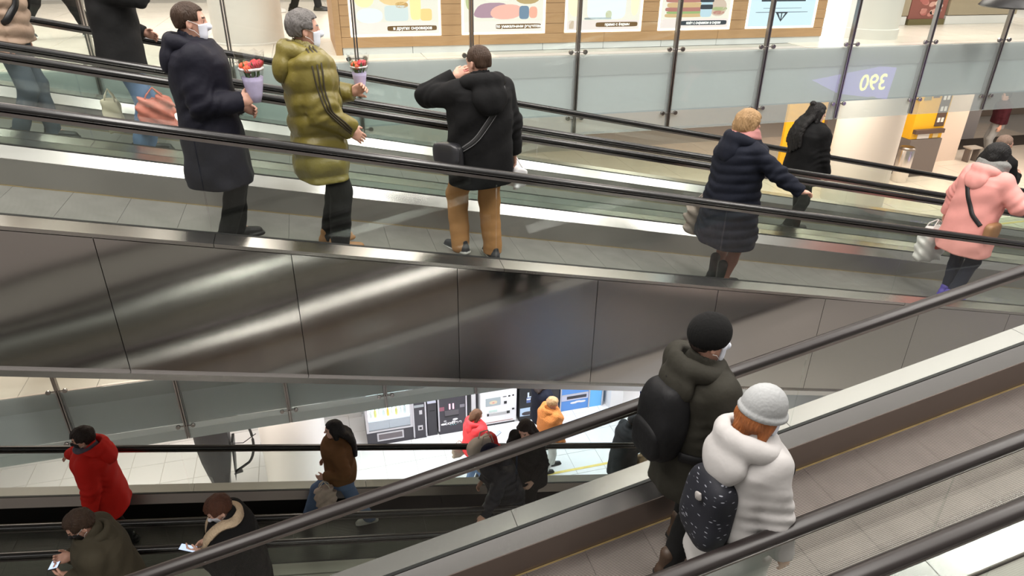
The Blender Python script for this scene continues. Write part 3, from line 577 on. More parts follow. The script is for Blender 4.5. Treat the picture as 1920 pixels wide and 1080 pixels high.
yl = MB().box((3.3, 9.70, 0), (5.6, 9.76, .004)).build('floor_line', plain('yellow floor tape', (.85, .62, .18), .6, var=.3, vscale=10), loc=(4.4, 9.7, 0)); tag(yl, 'yellow tape line on the white bottom floor', 'floor line')
v = empty('door_panel', (-.05, 12.45, 0), 'white door panel with handle left of the snack machine', 'door')
MB().box((-.0, 12.5, 0), (.28, 12.598, 2.1)).build('panel', M_WHITE, v); MB().box((-.0, 12.46, .62), (.28, 12.5, .68)).build('bar', plain('lilac grey bar', (.55, .53, .60), .4), v)

for r_ in [o for o in C.objects if o.name.startswith('vending_machine') and any(k in o['label'] for k in ('coffee', 'photo', 'poster', 'blue'))] + [o for o in C.objects if o.name.startswith('payment_terminal')]:
    kz = .47 if 'coffee' in r_['label'] else .52 if 'photo' in r_['label'] else .55 if 'poster' in r_['label'] else .44 if 'blue' in r_['label'] else .62
    for o in r_.children:
        if o.name.split('.')[0] in ('body', 'base', 'side_trim', 'trim', 'side_door') and 'terminal' not in r_.name: continue
        if 'lettering' in o.name: o.location.z *= kz; o.scale = (o.scale[0], .75, 1)
        else: o.scale = (1, 1, kz)
# tapered black machine with hose on the bottom floor
mc = empty('cleaning_machine', (-2.3, 10.9, 0), 'black tapered machine with curved hose under the middle gallery', 'machine')
prof = [(.10, 0), (.13, .25), (.19, .55), (.245, .85), (.27, 1.10), (.28, 1.35), (.28, 1.72)]
m = MB(); n = len(prof)
for k in range(n-1):
    (w0, h0), (w1, h1) = prof[k], prof[k+1]
    def ring(w, h): return [(-2.3-w, 10.72, h), (-2.3-w*.6, 10.66, h), (-2.3+w*.6, 10.66, h), (-2.3+w, 10.72, h), (-2.3+w, 11.02, h), (-2.3-w, 11.02, h)]
    m.prism(ring(w0, h0), ring(w1, h1))
smooth_angle(m.build('body', plain('black machine shell', (.014, .013, .014), .38), mc), 35)
m = MB(); m.prism([(-2.0, 10.74, .7), (-2.0, 11.0, .7), (-2.05, 11.0, .3), (-2.05, 10.74, .3)], [(-1.955, 10.74, 1.2), (-1.955, 11.0, 1.2), (-2.0, 11.0, 1.2), (-2.0, 10.74, 1.2)]); m.build('side_box', M_BLACK, mc)
hp = [(-1.85+.22*math.sin(a), 10.78, 1.17+.55*math.cos(a)) for a in np.linspace(.25, 2.75, 18)]
MB().tube([(-2.0, 10.78, 1.78)]+hp+[(-1.92, 10.78, .56), (-2.02, 10.78, .50)], .024, 8).build('hose', M_BLACK, mc, smooth=True)
MB().tube([(-2.0, 10.78, 1.15), (-1.8, 10.78, 1.12), (-1.56, 10.78, 1.28)], .008, 6).build('cable', M_BLACK, mc)
MB().prism([(-2.06, 10.76, .44), (-1.92, 10.76, .56), (-1.90, 10.76, .47)], [(-2.06, 10.80, .44), (-1.92, 10.80, .56), (-1.90, 10.80, .47)]).build('hose_tip', M_BLACK, mc)
MB().box((-2.44, 10.655, 1.28), (-2.42, 10.665, 1.31)).build('indicator', emit('amber lamp', (1, .6, .2), 1.5), mc)

mc.location.x -= .09
# advertising screen on the near side of the atrium, seen mirrored in the fascia glass
sc = empty('advert_screen', (20.2, -5.6, 3.6), 'large purple price screen seen only as a reflection in gallery glass', 'screen')
q = [(18.3, 4.65), (21.3, 5.05), (22.0, 5.0), (21.9, 3.8), (19.6, 4.1)]
MB().prism([(x, -5.6, z) for x, z in q], [(x, -5.7, z) for x, z in q]).build('panel', emit('purple screen', (.40, .24, 1.0), 6.5), sc)
text_mesh('price_lettering', '390', .85, (21.05, -5.58, 4.45), emit('yellow price', (1, .95, .25), 22), sc, rot=(math.pi/2, 0, math.pi), bold=.01)
# ------------------------------------------------------------------ soft shapes: distance fields turned into smooth meshes
V3 = lambda *a: np.array(a, float)
def smin(a, b, k):
    if k <= 0: return np.minimum(a, b)
    h = np.clip(.5+.5*(b-a)/k, 0, 1); return b+(a-b)*h-k*h*(1-h)
class Field:
    def __init__(s, lo, hi, vox):
        s.lo = np.array(lo, float); s.vox = vox
        s.n = np.maximum(np.ceil((np.array(hi, float)-s.lo)/vox).astype(int)+1, 4)
        s.ax = [s.lo[i]+vox*np.arange(s.n[i]) for i in range(3)]
        s.F = np.full(s.n, .5)
    def sl(s, lo, hi):
        a = np.clip(np.floor((np.array(lo)-s.lo)/s.vox).astype(int), 0, s.n-1); b = np.clip(np.ceil((np.array(hi)-s.lo)/s.vox).astype(int)+1, 1, s.n)
        return tuple(slice(x, max(y, x+1)) for x, y in zip(a, b))
    def xyz(s, q=None):
        q = q or (slice(None),)*3
        return s.ax[0][q[0]][:, None, None], s.ax[1][q[1]][None, :, None], s.ax[2][q[2]][None, None, :]
    def cone(s, a, b, ra, rb=None, k=.02, op='add', m=.06):
        a = np.array(a, float); b = np.array(b, float); rb = ra if rb is None else rb; r = max(ra, rb)+m+k
        q = s.sl(np.minimum(a, b)-r, np.maximum(a, b)+r); X, Y, Z = s.xyz(q); ba = b-a; L = max(ba@ba, 1e-9)
        t = np.clip(((X-a[0])*ba[0]+(Y-a[1])*ba[1]+(Z-a[2])*ba[2])/L, 0, 1)
        d = np.sqrt((X-a[0]-t*ba[0])**2+(Y-a[1]-t*ba[1])**2+(Z-a[2]-t*ba[2])**2)-(ra+(rb-ra)*t)
        s.put(q, d, k, op); return s
    def ell(s, c, r, R=None, k=.02, op='add', m=.06, p=2.0):
        c = np.array(c, float); r = np.array(r, float); e = r.max()*1.3+m+k
        q = s.sl(c-e, c+e); X, Y, Z = s.xyz(q); X, Y, Z = X-c[0], Y-c[1], Z-c[2]
        if R is not None: X, Y, Z = (R[0, i]*X+R[1, i]*Y+R[2, i]*Z for i in range(3))
        if p == 2.0:
            k0 = np.sqrt((X/r[0])**2+(Y/r[1])**2+(Z/r[2])**2); k1 = np.sqrt((X/r[0]**2)**2+(Y/r[1]**2)**2+(Z/r[2]**2)**2)
            d = k0*(k0-1)/np.maximum(k1, 1e-6)
        else:
            d = ((np.abs(X/r[0])**p+np.abs(Y/r[1])**p+np.abs(Z/r[2])**p)**(1/p)-1)*r.min()
        s.put(q, d, k, op); return s
    def put(s, q, d, k, op):
        f = s.F[q]
        if op == 'add': s.F[q] = smin(f, d, k)
        elif op == 'sub': s.F[q] = -smin(-f, d, k)
        elif op == 'and': s.F[q] = np.maximum(f, d)
    def loft(s, zs, ws, ds, cx, cy, k=.03, p=2.3, op='add'):
        X, Y, Z = s.xyz(); z = s.ax[2]
        w = np.interp(z, zs, ws)[None, None, :]; d = np.interp(z, zs, ds)[None, None, :]
        x0 = np.interp(z, zs, cx)[None, None, :]; y0 = np.interp(z, zs, cy)[None, None, :]
        g = ((np.abs((X-x0)/d)**p+np.abs((Y-y0)/w)**p)**(1/p)-1)*np.minimum(w, d)*.95
        g = np.maximum(g, np.maximum(zs[0]-Z, Z-zs[-1])); s.put((slice(None),)*3, g, k, op); return s
    def plane(s, p, n):                    # keep the side n points away from
        X, Y, Z = s.xyz(); n = np.array(n, float); n /= np.linalg.norm(n)
        s.F = np.maximum(s.F, (X-p[0])*n[0]+(Y-p[1])*n[1]+(Z-p[2])*n[2]); return s
    def disp(s, fn): X, Y, Z = s.xyz(); s.F = s.F+fn(X, Y, Z); return s
    def sample(s, P):
        g = (np.array(P)-s.lo)/s.vox; g = np.clip(g, 0, s.n-1.001); i = g.astype(int); f = g-i; o = 0
        for a in (0, 1):
            for b in (0, 1):
                for c in (0, 1):
                    o = o+s.F[i[:, 0]+a, i[:, 1]+b, i[:, 2]+c]*np.abs(1-a-f[:, 0])*np.abs(1-b-f[:, 1])*np.abs(1-c-f[:, 2])
        return o
    def snap(s, P, off=0., it=12, axis=None):
        P = np.array(P, float); e = s.vox
        for _ in range(it):
            d = s.sample(P)-off; g = np.stack([s.sample(P+np.eye(3)[i]*e)-s.sample(P-np.eye(3)[i]*e) for i in range(3)], 1)
            g /= np.maximum(np.linalg.norm(g, axis=1, keepdims=True), 1e-6); P = P-g*np.clip(d, -.05, .05)[:, None]*.8
        return P
    def mesh(s):
        F = s.F.copy(); F[[0, -1]] = F[[0, -1]].clip(1e-3); F[:, [0, -1]] = F[:, [0, -1]].clip(1e-3); F[:, :, [0, -1]] = F[:, :, [0, -1]].clip(1e-3)
        I = F < 0; cs = [I[a:F.shape[0]-1+a, b:F.shape[1]-1+b, c:F.shape[2]-1+c] for a in (0, 1) for b in (0, 1) for c in (0, 1)]
        cnt = sum(c.astype(np.int8) for c in cs); act = (cnt > 0) & (cnt < 8); idx = np.argwhere(act)
        if len(idx) == 0: return np.zeros((0, 3)), np.zeros((0, 4), int)
        vid = np.full(act.shape, -1, int); vid[act] = np.arange(len(idx))
        off = np.array([(a, b, c) for a in (0, 1) for b in (0, 1) for c in (0, 1)])
        val = np.stack([F[idx[:, 0]+o[0], idx[:, 1]+o[1], idx[:, 2]+o[2]] for o in off], 1)
        acc = np.zeros((len(idx), 3)); num = np.zeros(len(idx))
        for i in range(8):
            for j in range(i+1, 8):
                if np.abs(off[i]-off[j]).sum() != 1: continue
                m = (val[:, i] < 0) != (val[:, j] < 0); dd = val[:, i]-val[:, j]; t = np.where(m, val[:, i]/np.where(np.abs(dd) < 1e-12, 1, dd), 0)
                acc += np.where(m[:, None], off[i]+t[:, None]*(off[j]-off[i]), 0); num += m
        V = s.lo+s.vox*(idx+acc/num[:, None]); Q = []
        for ax in range(3):
            A = I.take(range(F.shape[ax]-1), ax); B = I.take(range(1, F.shape[ax]), ax); ch = np.argwhere(A != B)
            u, v = [(1, 2), (2, 0), (0, 1)][ax]
            ch = ch[(ch[:, u] > 0) & (ch[:, v] > 0) & (ch[:, u] < F.shape[u]-1) & (ch[:, v] < F.shape[v]-1)]
            e = np.eye(3, dtype=int); g = lambda c: vid[c[:, 0], c[:, 1], c[:, 2]]
            q = np.stack([g(ch-e[u]-e[v]), g(ch-e[v]), g(ch), g(ch-e[u])], 1)
            ins = A[ch[:, 0], ch[:, 1], ch[:, 2]]; q[~ins] = q[~ins][:, ::-1]; Q.append(q)
        return V, np.concatenate(Q)
def mesh_from(name, VQ, mats, mi=None):
    V = np.concatenate([v for v, q in VQ]) if len(VQ) else np.zeros((0, 3)); o = 0; Q = []
    for v, q in VQ: Q.append(q+o); o += len(v)
    Q = np.concatenate(Q); me = bpy.data.meshes.new(name)
    me.vertices.add(len(V)); me.vertices.foreach_set('co', V.astype(np.float32).ravel())
    me.loops.add(len(Q)*4); me.loops.foreach_set('vertex_index', Q.astype(np.int32).ravel())
    me.polygons.add(len(Q)); me.polygons.foreach_set('loop_start', np.arange(0, len(Q)*4, 4, dtype=np.int32))
    for m in mats: me.materials.append(m)
    if mi is not None: me.polygons.foreach_set('material_index', mi(V[Q].mean(1)).astype(np.int32))
    me.polygons.foreach_set('use_smooth', np.ones(len(Q), bool)); me.update(calc_edges=True); me.validate(); return me

# ------------------------------------------------------------------ people
def fabric(name, c, rough=.85, bump=.45, bscale=9, var=.12): return plain(name, c, rough, var=var, vscale=5, bump=bump, bscale=bscale, spec=.25)
SKIN = plain('skin', srgb(205, 158, 138), .55, var=.06, vscale=12); SKIN_P = plain('pale skin', srgb(218, 176, 158), .55, var=.05, vscale=12)
M_EYE = plain('eye dark', (.03, .025, .02), .2); M_LIP = plain('lips', srgb(172, 104, 96), .5); M_MASK = plain('mask fabric', (.72, .76, .86), .8)
def hairmat(name, c): return plain(name, c, .55, var=.45, vscale=10, bump=.6, bscale=40, stretch=(3, 3, .5), spec=.35)
H_BLACK = hairmat('black hair', (.008, .007, .007)); H_BROWN = hairmat('brown hair', (.045, .024, .014)); H_DKBR = hairmat('dark brown hair', (.022, .013, .010))
H_GREY = hairmat('grey hair', (.14, .13, .125)); H_BLOND = hairmat('blond hair', (.34, .21, .10)); H_GINGER = hairmat('ginger hair', (.30, .10, .03)); H_AUBURN = hairmat('auburn hair', (.075, .026, .013)); H_SHAVE = hairmat('shaved hair', (.24, .16, .12))
def rotz(a): c, s = math.cos(a), math.sin(a); return np.array([[c, -s, 0], [s, c, 0], [0, 0, 1]])
def roty(a): c, s = math.cos(a), math.sin(a); return np.array([[c, 0, s], [0, 1, 0], [-s, 0, c]])
def rotx(a): c, s = math.cos(a), math.sin(a); return np.array([[1, 0, 0], [0, c, -s], [0, s, c]])
def ik(a, b, l1, l2, hint):
    a, b, hint = np.array(a, float), np.array(b, float), np.array(hint, float); d = b-a; L = np.linalg.norm(d)
    if L > (l1+l2)*.995: b = a+d/L*(l1+l2)*.995; d = b-a; L = np.linalg.norm(d)
    u = d/L; x = (l1*l1-l2*l2+L*L)/(2*L); h = math.sqrt(max(l1*l1-x*x, 0)); p = hint-u*(hint@u); p /= max(np.linalg.norm(p), 1e-6)
    return a+u*x+p*h, b
def head_field(f, c, R, s, grow=0., parts='all', k=.012):
    P = lambda x, y, z: c+R@(V3(x, y, z)*s)
    E = lambda q, r, kk=k, op='add': f.ell(P(*q), np.array(r)*s+grow, R, kk, op)
    E((-.012, 0, .03), (.098, .076, .088)); E((.022, 0, -.035), (.068, .060, .085), .03)
    E((.045, 0, -.088), (.036, .040, .032), .03)
    if parts == 'all':
        f.cone(P(.086, 0, .012), P(.106, 0, -.020), .008*s, .013*s, .012); f.cone(P(.078, -.033, .024), P(.078, .033, .024), .012*s, None, .02)
        for sy in (-1, 1):
            f.ell(P(.092, sy*.032, .004), V3(.016, .019, .012)*s, R, .008, 'sub'); f.ell(P(.070, sy*.032, .004), V3(.0165, .0165, .0145)*s, R, .002)
            f.ell(P(-.008, sy*.077, -.008), V3(.020, .010, .032)*s, R@rotz(-sy*.35), .006); f.ell(P(-.002, sy*.087, -.006), V3(.010, .006, .018)*s, R, .003, 'sub')
        f.cone(P(.084, -.018, -.060), P(.084, .018, -.060), .0085*s, None, .008); f.cone(P(.088, -.020, -.0615), P(.088, .020, -.0615), .0022*s, None, .004, 'sub')
    return P
def hand_field(f, wr, u, n, s, curl=.6, spread=1.0, thumb=.6, side=1):
    # wr wrist, u finger direction, n back-of-hand normal, side +1: thumb on cross(u,n) side
    u = u/np.linalg.norm(u); n = n-u*(n@u); n /= np.linalg.norm(n); t = np.cross(u, n)*side
    R = np.stack([u, t, n], 1)
    f.ell(wr+u*.045*s, V3(.050, .042, .017)*s, R, .01, p=3); f.cone(wr-u*.05*s, wr+u*.02*s, .027*s, .026*s, .015)
    for i, (o, L) in enumerate(((.031, .068), (.0105, .078), (-.0105, .072), (-.030, .056))):
        b = wr+u*.086*s+t*o*s; a1 = curl*.55; d1 = u*math.cos(a1)-n*math.sin(a1)+t*o*2.2*spread*(1-min(curl, 1)); d1 /= np.linalg.norm(d1)
        e = b+d1*L*.52*s; a2 = curl*1.35; d2_ = u*math.cos(a2)-n*math.sin(a2)+t*o*1.2*spread*(1-min(curl, 1)); d2_ /= np.linalg.norm(d2_)
        f.cone(b, e, .0094*s, .0088*s, .003); f.cone(e, e+d2_*L*.48*s, .0088*s, .0072*s, .003)
    b = wr+u*.022*s+t*.032*s; d = u*.75+t*thumb-n*.35; d /= np.linalg.norm(d); e = b+d*.042*s; d3 = u*.9+t*thumb*.35-n*(.25+.5*curl); d3 /= np.linalg.norm(d3)
    f.cone(b, e, .0125*s, .0105*s, .008); f.cone(e, e+d3*.034*s, .0105*s, .0085*s, .004)
ZP = [.30, .40, .55, .70, .78, .86, .95, 1.02, 1.10, 1.20, 1.30, 1.38, 1.44, 1.48, 1.51]
WM = [.175, .175, .175, .172, .172, .178, .176, .168, .160, .165, .178, .186, .165, .095, .062]
WF = [.175, .175, .178, .180, .180, .185, .180, .163, .142, .145, .158, .163, .145, .085, .054]
DM = [.112, .112, .112, .112, .112, .118, .120, .116, .110, .116, .122, .118, .098, .068, .055]
def person(name, label, pos, gz, yaw, H=1.75, slope=0., lean=(.03, 0), feet=((.03, .10, .15), (.0, -.10, -.15)), hands=None, head=(0, 0), female=False, fat=1.0, vox=.009,
           coat=None, trousers=None, shoes=None, hair=None, hat=None, mask=False, skin=None, crouch=0., group=None, handcurl=(.7, .7), handn=None, extras=None, elbow=None, foot_lift=(0, 0), scarf=None, lite=False):
    s = H/1.75; skin = skin or SKIN
    root = empty(name, (pos[0], pos[1], gz), label, 'person', group); root.rotation_euler = (0, 0, yaw)
    cyw, syw = math.cos(yaw), math.sin(yaw)
    gzl = lambda fx, fy: slope*(cyw*fx-syw*fy)
    def add(nm, VQ, mats, mi=None, parent=None):
        me = mesh_from(nm, VQ, mats, mi); o = bpy.data.objects.new(nm, me); C.objects.link(o); o.parent = parent or root; return o
    hipz = (.92-crouch)*s; lx, ly = lean
    ax = lambda z: (lx*(z-hipz) if z > hipz else 0); ay = lambda z: (ly*(z-hipz) if z > hipz else 0)
    hwid = (.165 if female else .185)*s*(1+.4*(fat-1)); zs = 1.42*s-crouch*s
    sh = [V3(ax(zs), sg*hwid+ay(zs), zs-.005) for sg in (1, -1)]
    zn = 1.50*s-crouch*s; neck = V3(ax(zn)-.005, ay(zn), zn); hy, hp = head
    Rh = rotz(hy)@roty(hp)
    hc = neck+V3(.0, 0, .02*s)+roty(hp*.6+lx*.6)@V3(.012*s, 0, .108*s)
    # limbs
    an, kn, hi = [], [], []
    for i, sg in enumerate((1, -1)):
        fx, fy, fa = feet[i]; g = gzl(fx, fy)+foot_lift[i]; a = V3(fx, fy, .085*s+g); h = V3(0, sg*.088*s, hipz)
        k_, a = ik(h, a, .44*s, .425*s, (1, sg*.08, 0)); an.append(a); kn.append(k_); hi.append(h)
    hands = hands or {}
    wr, el = [], []
    for i, sg in enumerate((1, -1)):
        tg = hands.get('LR'[i]); tg = V3(.03, sg*(hwid/s+.07), .83-crouch)*s+V3(ax(.9), 0, 0) if tg is None else np.array(tg, float)*s
        ht = (elbow or {}).get('LR'[i], (-.8, sg*.5, -.4)); e, w = ik(sh[i], tg, .295*s, .26*s, ht); el.append(e); wr.append(w)
    # hidden and visible skin: one mesh
    B = []
    WW = np.array(WF if female else WM)*s*fat; DD = np.array(DM)*s*(.6+.4*fat)*fat; ZZ = np.array(ZP)*s; zsel = ZZ+np.where(ZZ > .9*s, -crouch*s, -crouch*s*.9)
    cxs = [ax(z) for z in zsel]; cys = [ay(z) for z in zsel]
    cv = .02
    lo = np.min([*an, *wr, *el, *sh, V3(-.2, -.25, 0)], 0)-.12; hi_ = np.max([*an, *wr, *el, *sh, V3(.2, .25, 1.52*s)], 0)+.12
    f = Field(lo, hi_, cv); j = 5
    f.loft(zsel[j:], WW[j:]*.86, DD[j:]*.86, cxs[j:], cys[j:])
    for i in (0, 1):
        f.cone(sh[i], el[i], .046*s, .038*s, .03); f.cone(el[i], wr[i], .038*s, .026*s, .02)
        f.cone(hi[i], kn[i], .075*s, .052*s, .04); f.cone(kn[i], an[i], .052*s, .038*s, .02); f.cone(an[i], an[i]+rotz(feet[i][2])@V3(.12, 0, -.045)*s, .036*s, .03*s, .02)
    f.cone(neck-V3(0, 0, .06), hc-Rh@V3(.02, 0, .06)*s, .056*s, .05*s, .03); B.append(f.mesh())
    hvx = max(.0055, vox*.65) if not lite else .013
    f = Field(hc-.19*s, hc+.18*s, hvx); head_field(f, hc, Rh, s); f.cone(neck-V3(.0, 0, .05), hc+Rh@V3(-.022, 0, -.05)*s, .057*s, .050*s, .02); HV = f.mesh(); B.append(HV)
    for i, sg in enumerate((1, -1)):
        u = wr[i]-el[i]; n = np.array((handn or {}).get('LR'[i], (0, sg*1.0, .25)), float)
        if isinstance(handcurl[i], tuple): u = np.array(handcurl[i][1], float); cu = handcurl[i][0]
        else: cu = handcurl[i]
        f = Field(wr[i]-.17, wr[i]+.17, (.005 if vox < .011 else .0065) if not lite else .010)
        sd = 1 if (np.cross(u, n)@V3(1, 0, .6)) > 0 else -1
        hand_field(f, wr[i], u, n, s*(.92 if female else 1), cu, side=sd); B.append(f.mesh())
    def mi(c):
        q = ((c-hc)@Rh)/s; m = np.zeros(len(c), int)
        m[(q[:, 0] > .08) & (np.abs(np.abs(q[:, 1])-.032) < .010) & (np.abs(q[:, 2]-.004) < .0065)] = 1
        m[(q[:, 0] > .072) & (np.abs(np.abs(q[:, 1])-.032) < .019) & (np.abs(q[:, 2]-.030) < .005)] = 3
        m[(q[:, 0] > .08) & (np.abs(q[:, 1]) < .022) & (np.abs(q[:, 2]+.060) < .009)] = 2
        return m
    add('body', B, [skin, M_EYE, M_LIP, (hair or {}).get('mat', H_BROWN)], mi)
    P = dict(s=s, hc=hc, Rh=Rh, neck=neck, wr=wr, el=el, sh=sh, an=an, kn=kn, hi=hi, root=root, ax=ax, ay=ay, add=add, hipz=hipz)
    rn = np.random.default_rng(abs(hash(label)) % 1000 if False else sum(map(ord, label)))
    ph = rn.uniform(0, 6.28, 6)
    wob = lambda X, Y, Z, a: a*(np.sin(17*X+11*Z+ph[0])*np.sin(13*Y+9*Z+ph[1])+.6*np.sin(31*Z+14*Y+ph[2])*np.sin(22*X+ph[3]))
    # trousers
    if trousers:
        t = dict(w=(.100, .078, .066), mat=None); t.update(trousers); a, b, c_ = (q*s for q in t['w'])
        f = Field(np.min([*an, *kn, *hi], 0)-V3(.16, .16, .1), np.max([*an, *kn, *hi], 0)+V3(.2, .16, .24), vox*1.3)
        for i in (0, 1):
            f.cone(hi[i], kn[i], a, b, .03); f.cone(kn[i], an[i]-V3(0, 0, .03*s), b, c_, .02)
        f.loft(zsel[4:9], WW[4:9]*1.0, DD[4:9]*1.05, cxs[4:9], cys[4:9], .05); f.disp(lambda X, Y, Z: wob(X, Y, Z, .005)+.0014*np.sin(60*Z+20*X)*(Z < .45*s))
        f.plane((0, 0, min(an[0][2], an[1][2])-.035*s), (0, 0, -1)); add('trousers', [f.mesh()], [t['mat']])
    if shoes:
        for i in (0, 1):
            R = rotz(feet[i][2]); g = an[i]-V3(0, 0, .085*s); f = Field(g-V3(.24, .24, .02), g+V3(.27, .24, .36), max(.007, vox*.8))
            Q = lambda x, y, z: g+R@(V3(x, y, z)*s)
            f.cone(Q(-.055, 0, .045), Q(.03, 0, .05), .042*s, .045*s, .02); f.cone(Q(.03, 0, .05), Q(.155, 0, .033), .045*s, .036*s, .03); f.ell(Q(.05, 0, .014), V3(.155, .050, .018)*s, R, .008, p=4)
            f.cone(Q(-.03, 0, .06), Q(-.025, 0, shoes.get('h', .10)), .044*s, .05*s, .02); f.plane(g+V3(0, 0, .001), (0, 0, -1))
            gz0 = g[2]
            add('shoe', [f.mesh()], [shoes['mat'], shoes.get('sole', shoes['mat'])], lambda c: (c[:, 2]-gz0 < .026*s).astype(int))
    # coat
    if coat:
        c = dict(mat=None, off=.035, hem=.78, flare=.0, straight=.6, hood=None, collar=.03, quilt=0., wob=.005, sleeve=(.072, .062, .050), cuffmat=None, qpitch=.11, hoodmat=None, len=0.0); c.update(coat)
        off = c['off']*s; W2 = WW+off; D2 = DD+off*1.05
        mx = W2[6:12].max(); W2[:12] = W2[:12]*(1-c['straight'])+mx*c['straight']; md = D2[6:12].max(); D2[:12] = D2[:12]*(1-c['straight'])+md*c['straight']
        hem = c['hem']*s-crouch*s
        fl = np.clip((1.0*s-crouch*s-zsel)/(.5*s), 0, 1)*c['flare']; W2 = W2+fl; D2 = D2+fl
        lo = np.min([*wr, *el, *sh, V3(-.30, -.34, hem)], 0)-.11; hi_ = np.max([*wr, *el, *sh, V3(.32, .34, zn+.05), hc+V3(0, 0, .02)], 0)+.12
        cvx = vox*1.2; f = Field(lo, hi_, cvx); f.loft(zsel, W2, D2, cxs, cys, .03, 2.4)
        a, b, c_ = (q*s for q in c['sleeve'])
        for i in (0, 1):
            f.cone(sh[i]-V3(0, 0, .012), el[i], a, b, .022); f.cone(el[i], wr[i]-(wr[i]-el[i])/np.linalg.norm(wr[i]-el[i])*.005, b, c_, .015)
            f.cone(neck-V3(.01, 0, .03*s), sh[i], .06*s, a*.9, .05)
        if c['quilt']:
            zc = 2*math.pi/(c['qpitch']*s)
            body_d = lambda X, Y, Z: c['quilt']*(.5-np.abs(np.sin(zc*.5*(Z-.22*np.abs(Y)))))
            f.disp(body_d)
        f.disp(lambda X, Y, Z: wob(X, Y, Z, c['wob']))
        for i in (0, 1):      # folds gathered round the elbows and down the skirt of the coat
            q = f.sl(el[i]-.2, el[i]+.2); X, Y, Z = f.xyz(q); u = wr[i]-sh[i]; u = u/np.linalg.norm(u)
            t = (X-el[i][0])*u[0]+(Y-el[i][1])*u[1]+(Z-el[i][2])*u[2]; r_ = (X-el[i][0])**2+(Y-el[i][1])**2+(Z-el[i][2])**2
            f.F[q] = f.F[q]+c.get('fold', .0075)*np.sin(t*88+2.5*np.sin(19*(X+Y)+ph[4]))*np.exp(-r_/.018)
        f.disp(lambda X, Y, Z: c.get('fold', .0075)*.8*np.sin(7*np.arctan2(Y, X)+ph[5]+4*Z)*np.clip((1.05*s-Z)/.5, 0, 1))
        tilt = c.get('hemtilt', 0); f.plane((0, 0, hem), (tilt, 0, -1))
        for i in (0, 1):
            u = (wr[i]-el[i])/np.linalg.norm(wr[i]-el[i]); q = f.sl(wr[i]-.13, wr[i]+.13); X, Y, Z = f.xyz(q)
            d = (X-wr[i][0])*u[0]+(Y-wr[i][1])*u[1]+(Z-wr[i][2])*u[2]-.004
            near = np.sqrt((X-wr[i][0])**2+(Y-wr[i][1])**2+(Z-wr[i][2])**2)-.10; f.F[q] = np.maximum(f.F[q], np.where(near < 0, d, -1))
        col = neck+V3(0, 0, c['collar']*s)
        if c['collar'] > 0: f.cone(neck-V3(0, 0, .04*s), col, .095*s, .085*s, .03)
        tail = None
        if c['hood'] == 'down':
            hs = c.get('hoodsize', 1.0)*s; g = Field(neck-.34*s, neck+.26*s, cvx); hp_ = lambda x, y, z: neck+V3(x, y, z)*hs
            N = 22
            def hq(k_):
                th = -2.35+4.7*k_/N; return hp_(-.028-.092*math.cos(th), .112*math.sin(th), .012-.045*(1-math.cos(th))*.5), (.030+.026*math.cos(th/2)**2)*hs
            for k_ in range(N):
                (p0, r0), (p1, r1) = hq(k_), hq(k_+1); g.cone(p0, p1, r0, r1, .012)
            g.ell(hp_(-.150, 0, -.085), V3(.062, .125, .105)*hs, roty(.30), .03); g.ell(hp_(-.158, 0, -.14), V3(.05, .09, .06)*hs, roty(.3), .03)
            g.ell(hp_(-.035, 0, .055), V3(.085, .085, .075)*hs, None, .015, 'sub')
            g.disp(lambda X, Y, Z: wob(X, Y, Z, .0025)+.002*np.sin(7*np.arctan2(Y, X+.1)+18*Z))
            add('hood', [g.mesh()], [c['hoodmat'] or c['mat']]); P['hf'] = g
        f.cone(neck+V3(.012, 0, -.02)*s, hc, .062*s, .092*s, .01, 'sub')
        rules = c.get('paint'); mats = [c['mat']]+[m for _, m in (rules or [])]
        def mi2(q):
            m = np.zeros(len(q), int)
            for k_, (fn, _) in enumerate(rules): m[fn(q, P)] = k_+1
            return m
        P['coat'] = add('jacket', [f.mesh()], mats, mi2 if rules else None); P['cf'] = f
    if scarf:
        g = Field(neck-.2*s, neck+.2*s, vox)
        for k_ in range(16):
            a0, a1 = 2*math.pi*k_/16, 2*math.pi*(k_+1)/16; q = lambda a: neck+V3(.01+.085*math.cos(a), .082*math.sin(a), scarf.get('z', .012)+.012*math.sin(3*a))*s
            g.cone(q(a0), q(a1), scarf.get('r', .034)*s, None, .02)
        g.disp(lambda X, Y, Z: .005*np.sin(80*Z+20*X)); add('scarf', [g.mesh()], [scarf['mat']])
    # hair, hat, mask
    if hair and hair.get('style') != 'none':
        st = hair['style']; hv = max(.0062, vox*.75) if not lite else .014; bx = hair.get('len', 0)*s
        f = Field(hc-V3(.42 if bx > .25 else .30 if bx else .19, .26, .20+bx), hc+V3(.2, .22, .24), hv); th = hair.get('th', .012)*s
        Ph = lambda x, y, z: hc+Rh@(V3(x, y, z)*s)
        f.ell(Ph(-.014, 0, .034), V3(.100, .079, .089)*s+th, Rh, .01)
        if st in ('short', 'bald'):
            f.cone(Ph(-.070, -.030, -.022), Ph(-.070, .030, -.022), .030*s, None, .03)
            X, Y, Z = f.xyz(); L = [(Rh[0, i]*(X-hc[0])+Rh[1, i]*(Y-hc[1])+Rh[2, i]*(Z-hc[2]))/s for i in range(3)]
            face = np.minimum(np.minimum(L[0]-.052, .070-L[2]), 1); f.F = np.maximum(f.F, np.minimum(L[0]-.050, .075-L[2])*s)       # forehead
            f.F = np.maximum(f.F, np.minimum(L[0]+.030, .012-L[2])*s)           # round the ear
            f.F = np.maximum(f.F, (-.038-L[2])*s)
        else:
            for sy in (-1, 1):
                f.cone(Ph(.02, sy*.075, .03), Ph(-.02, sy*.085, -.10), .028*s, .03*s, .02)
            f.cone(Ph(-.06, -.04, -.02), Ph(-.07, .04, -.02), .06*s, None, .03); f.cone(Ph(-.065, 0, -.02), Ph(-.08, 0, -.11), .065*s, .06*s, .03)
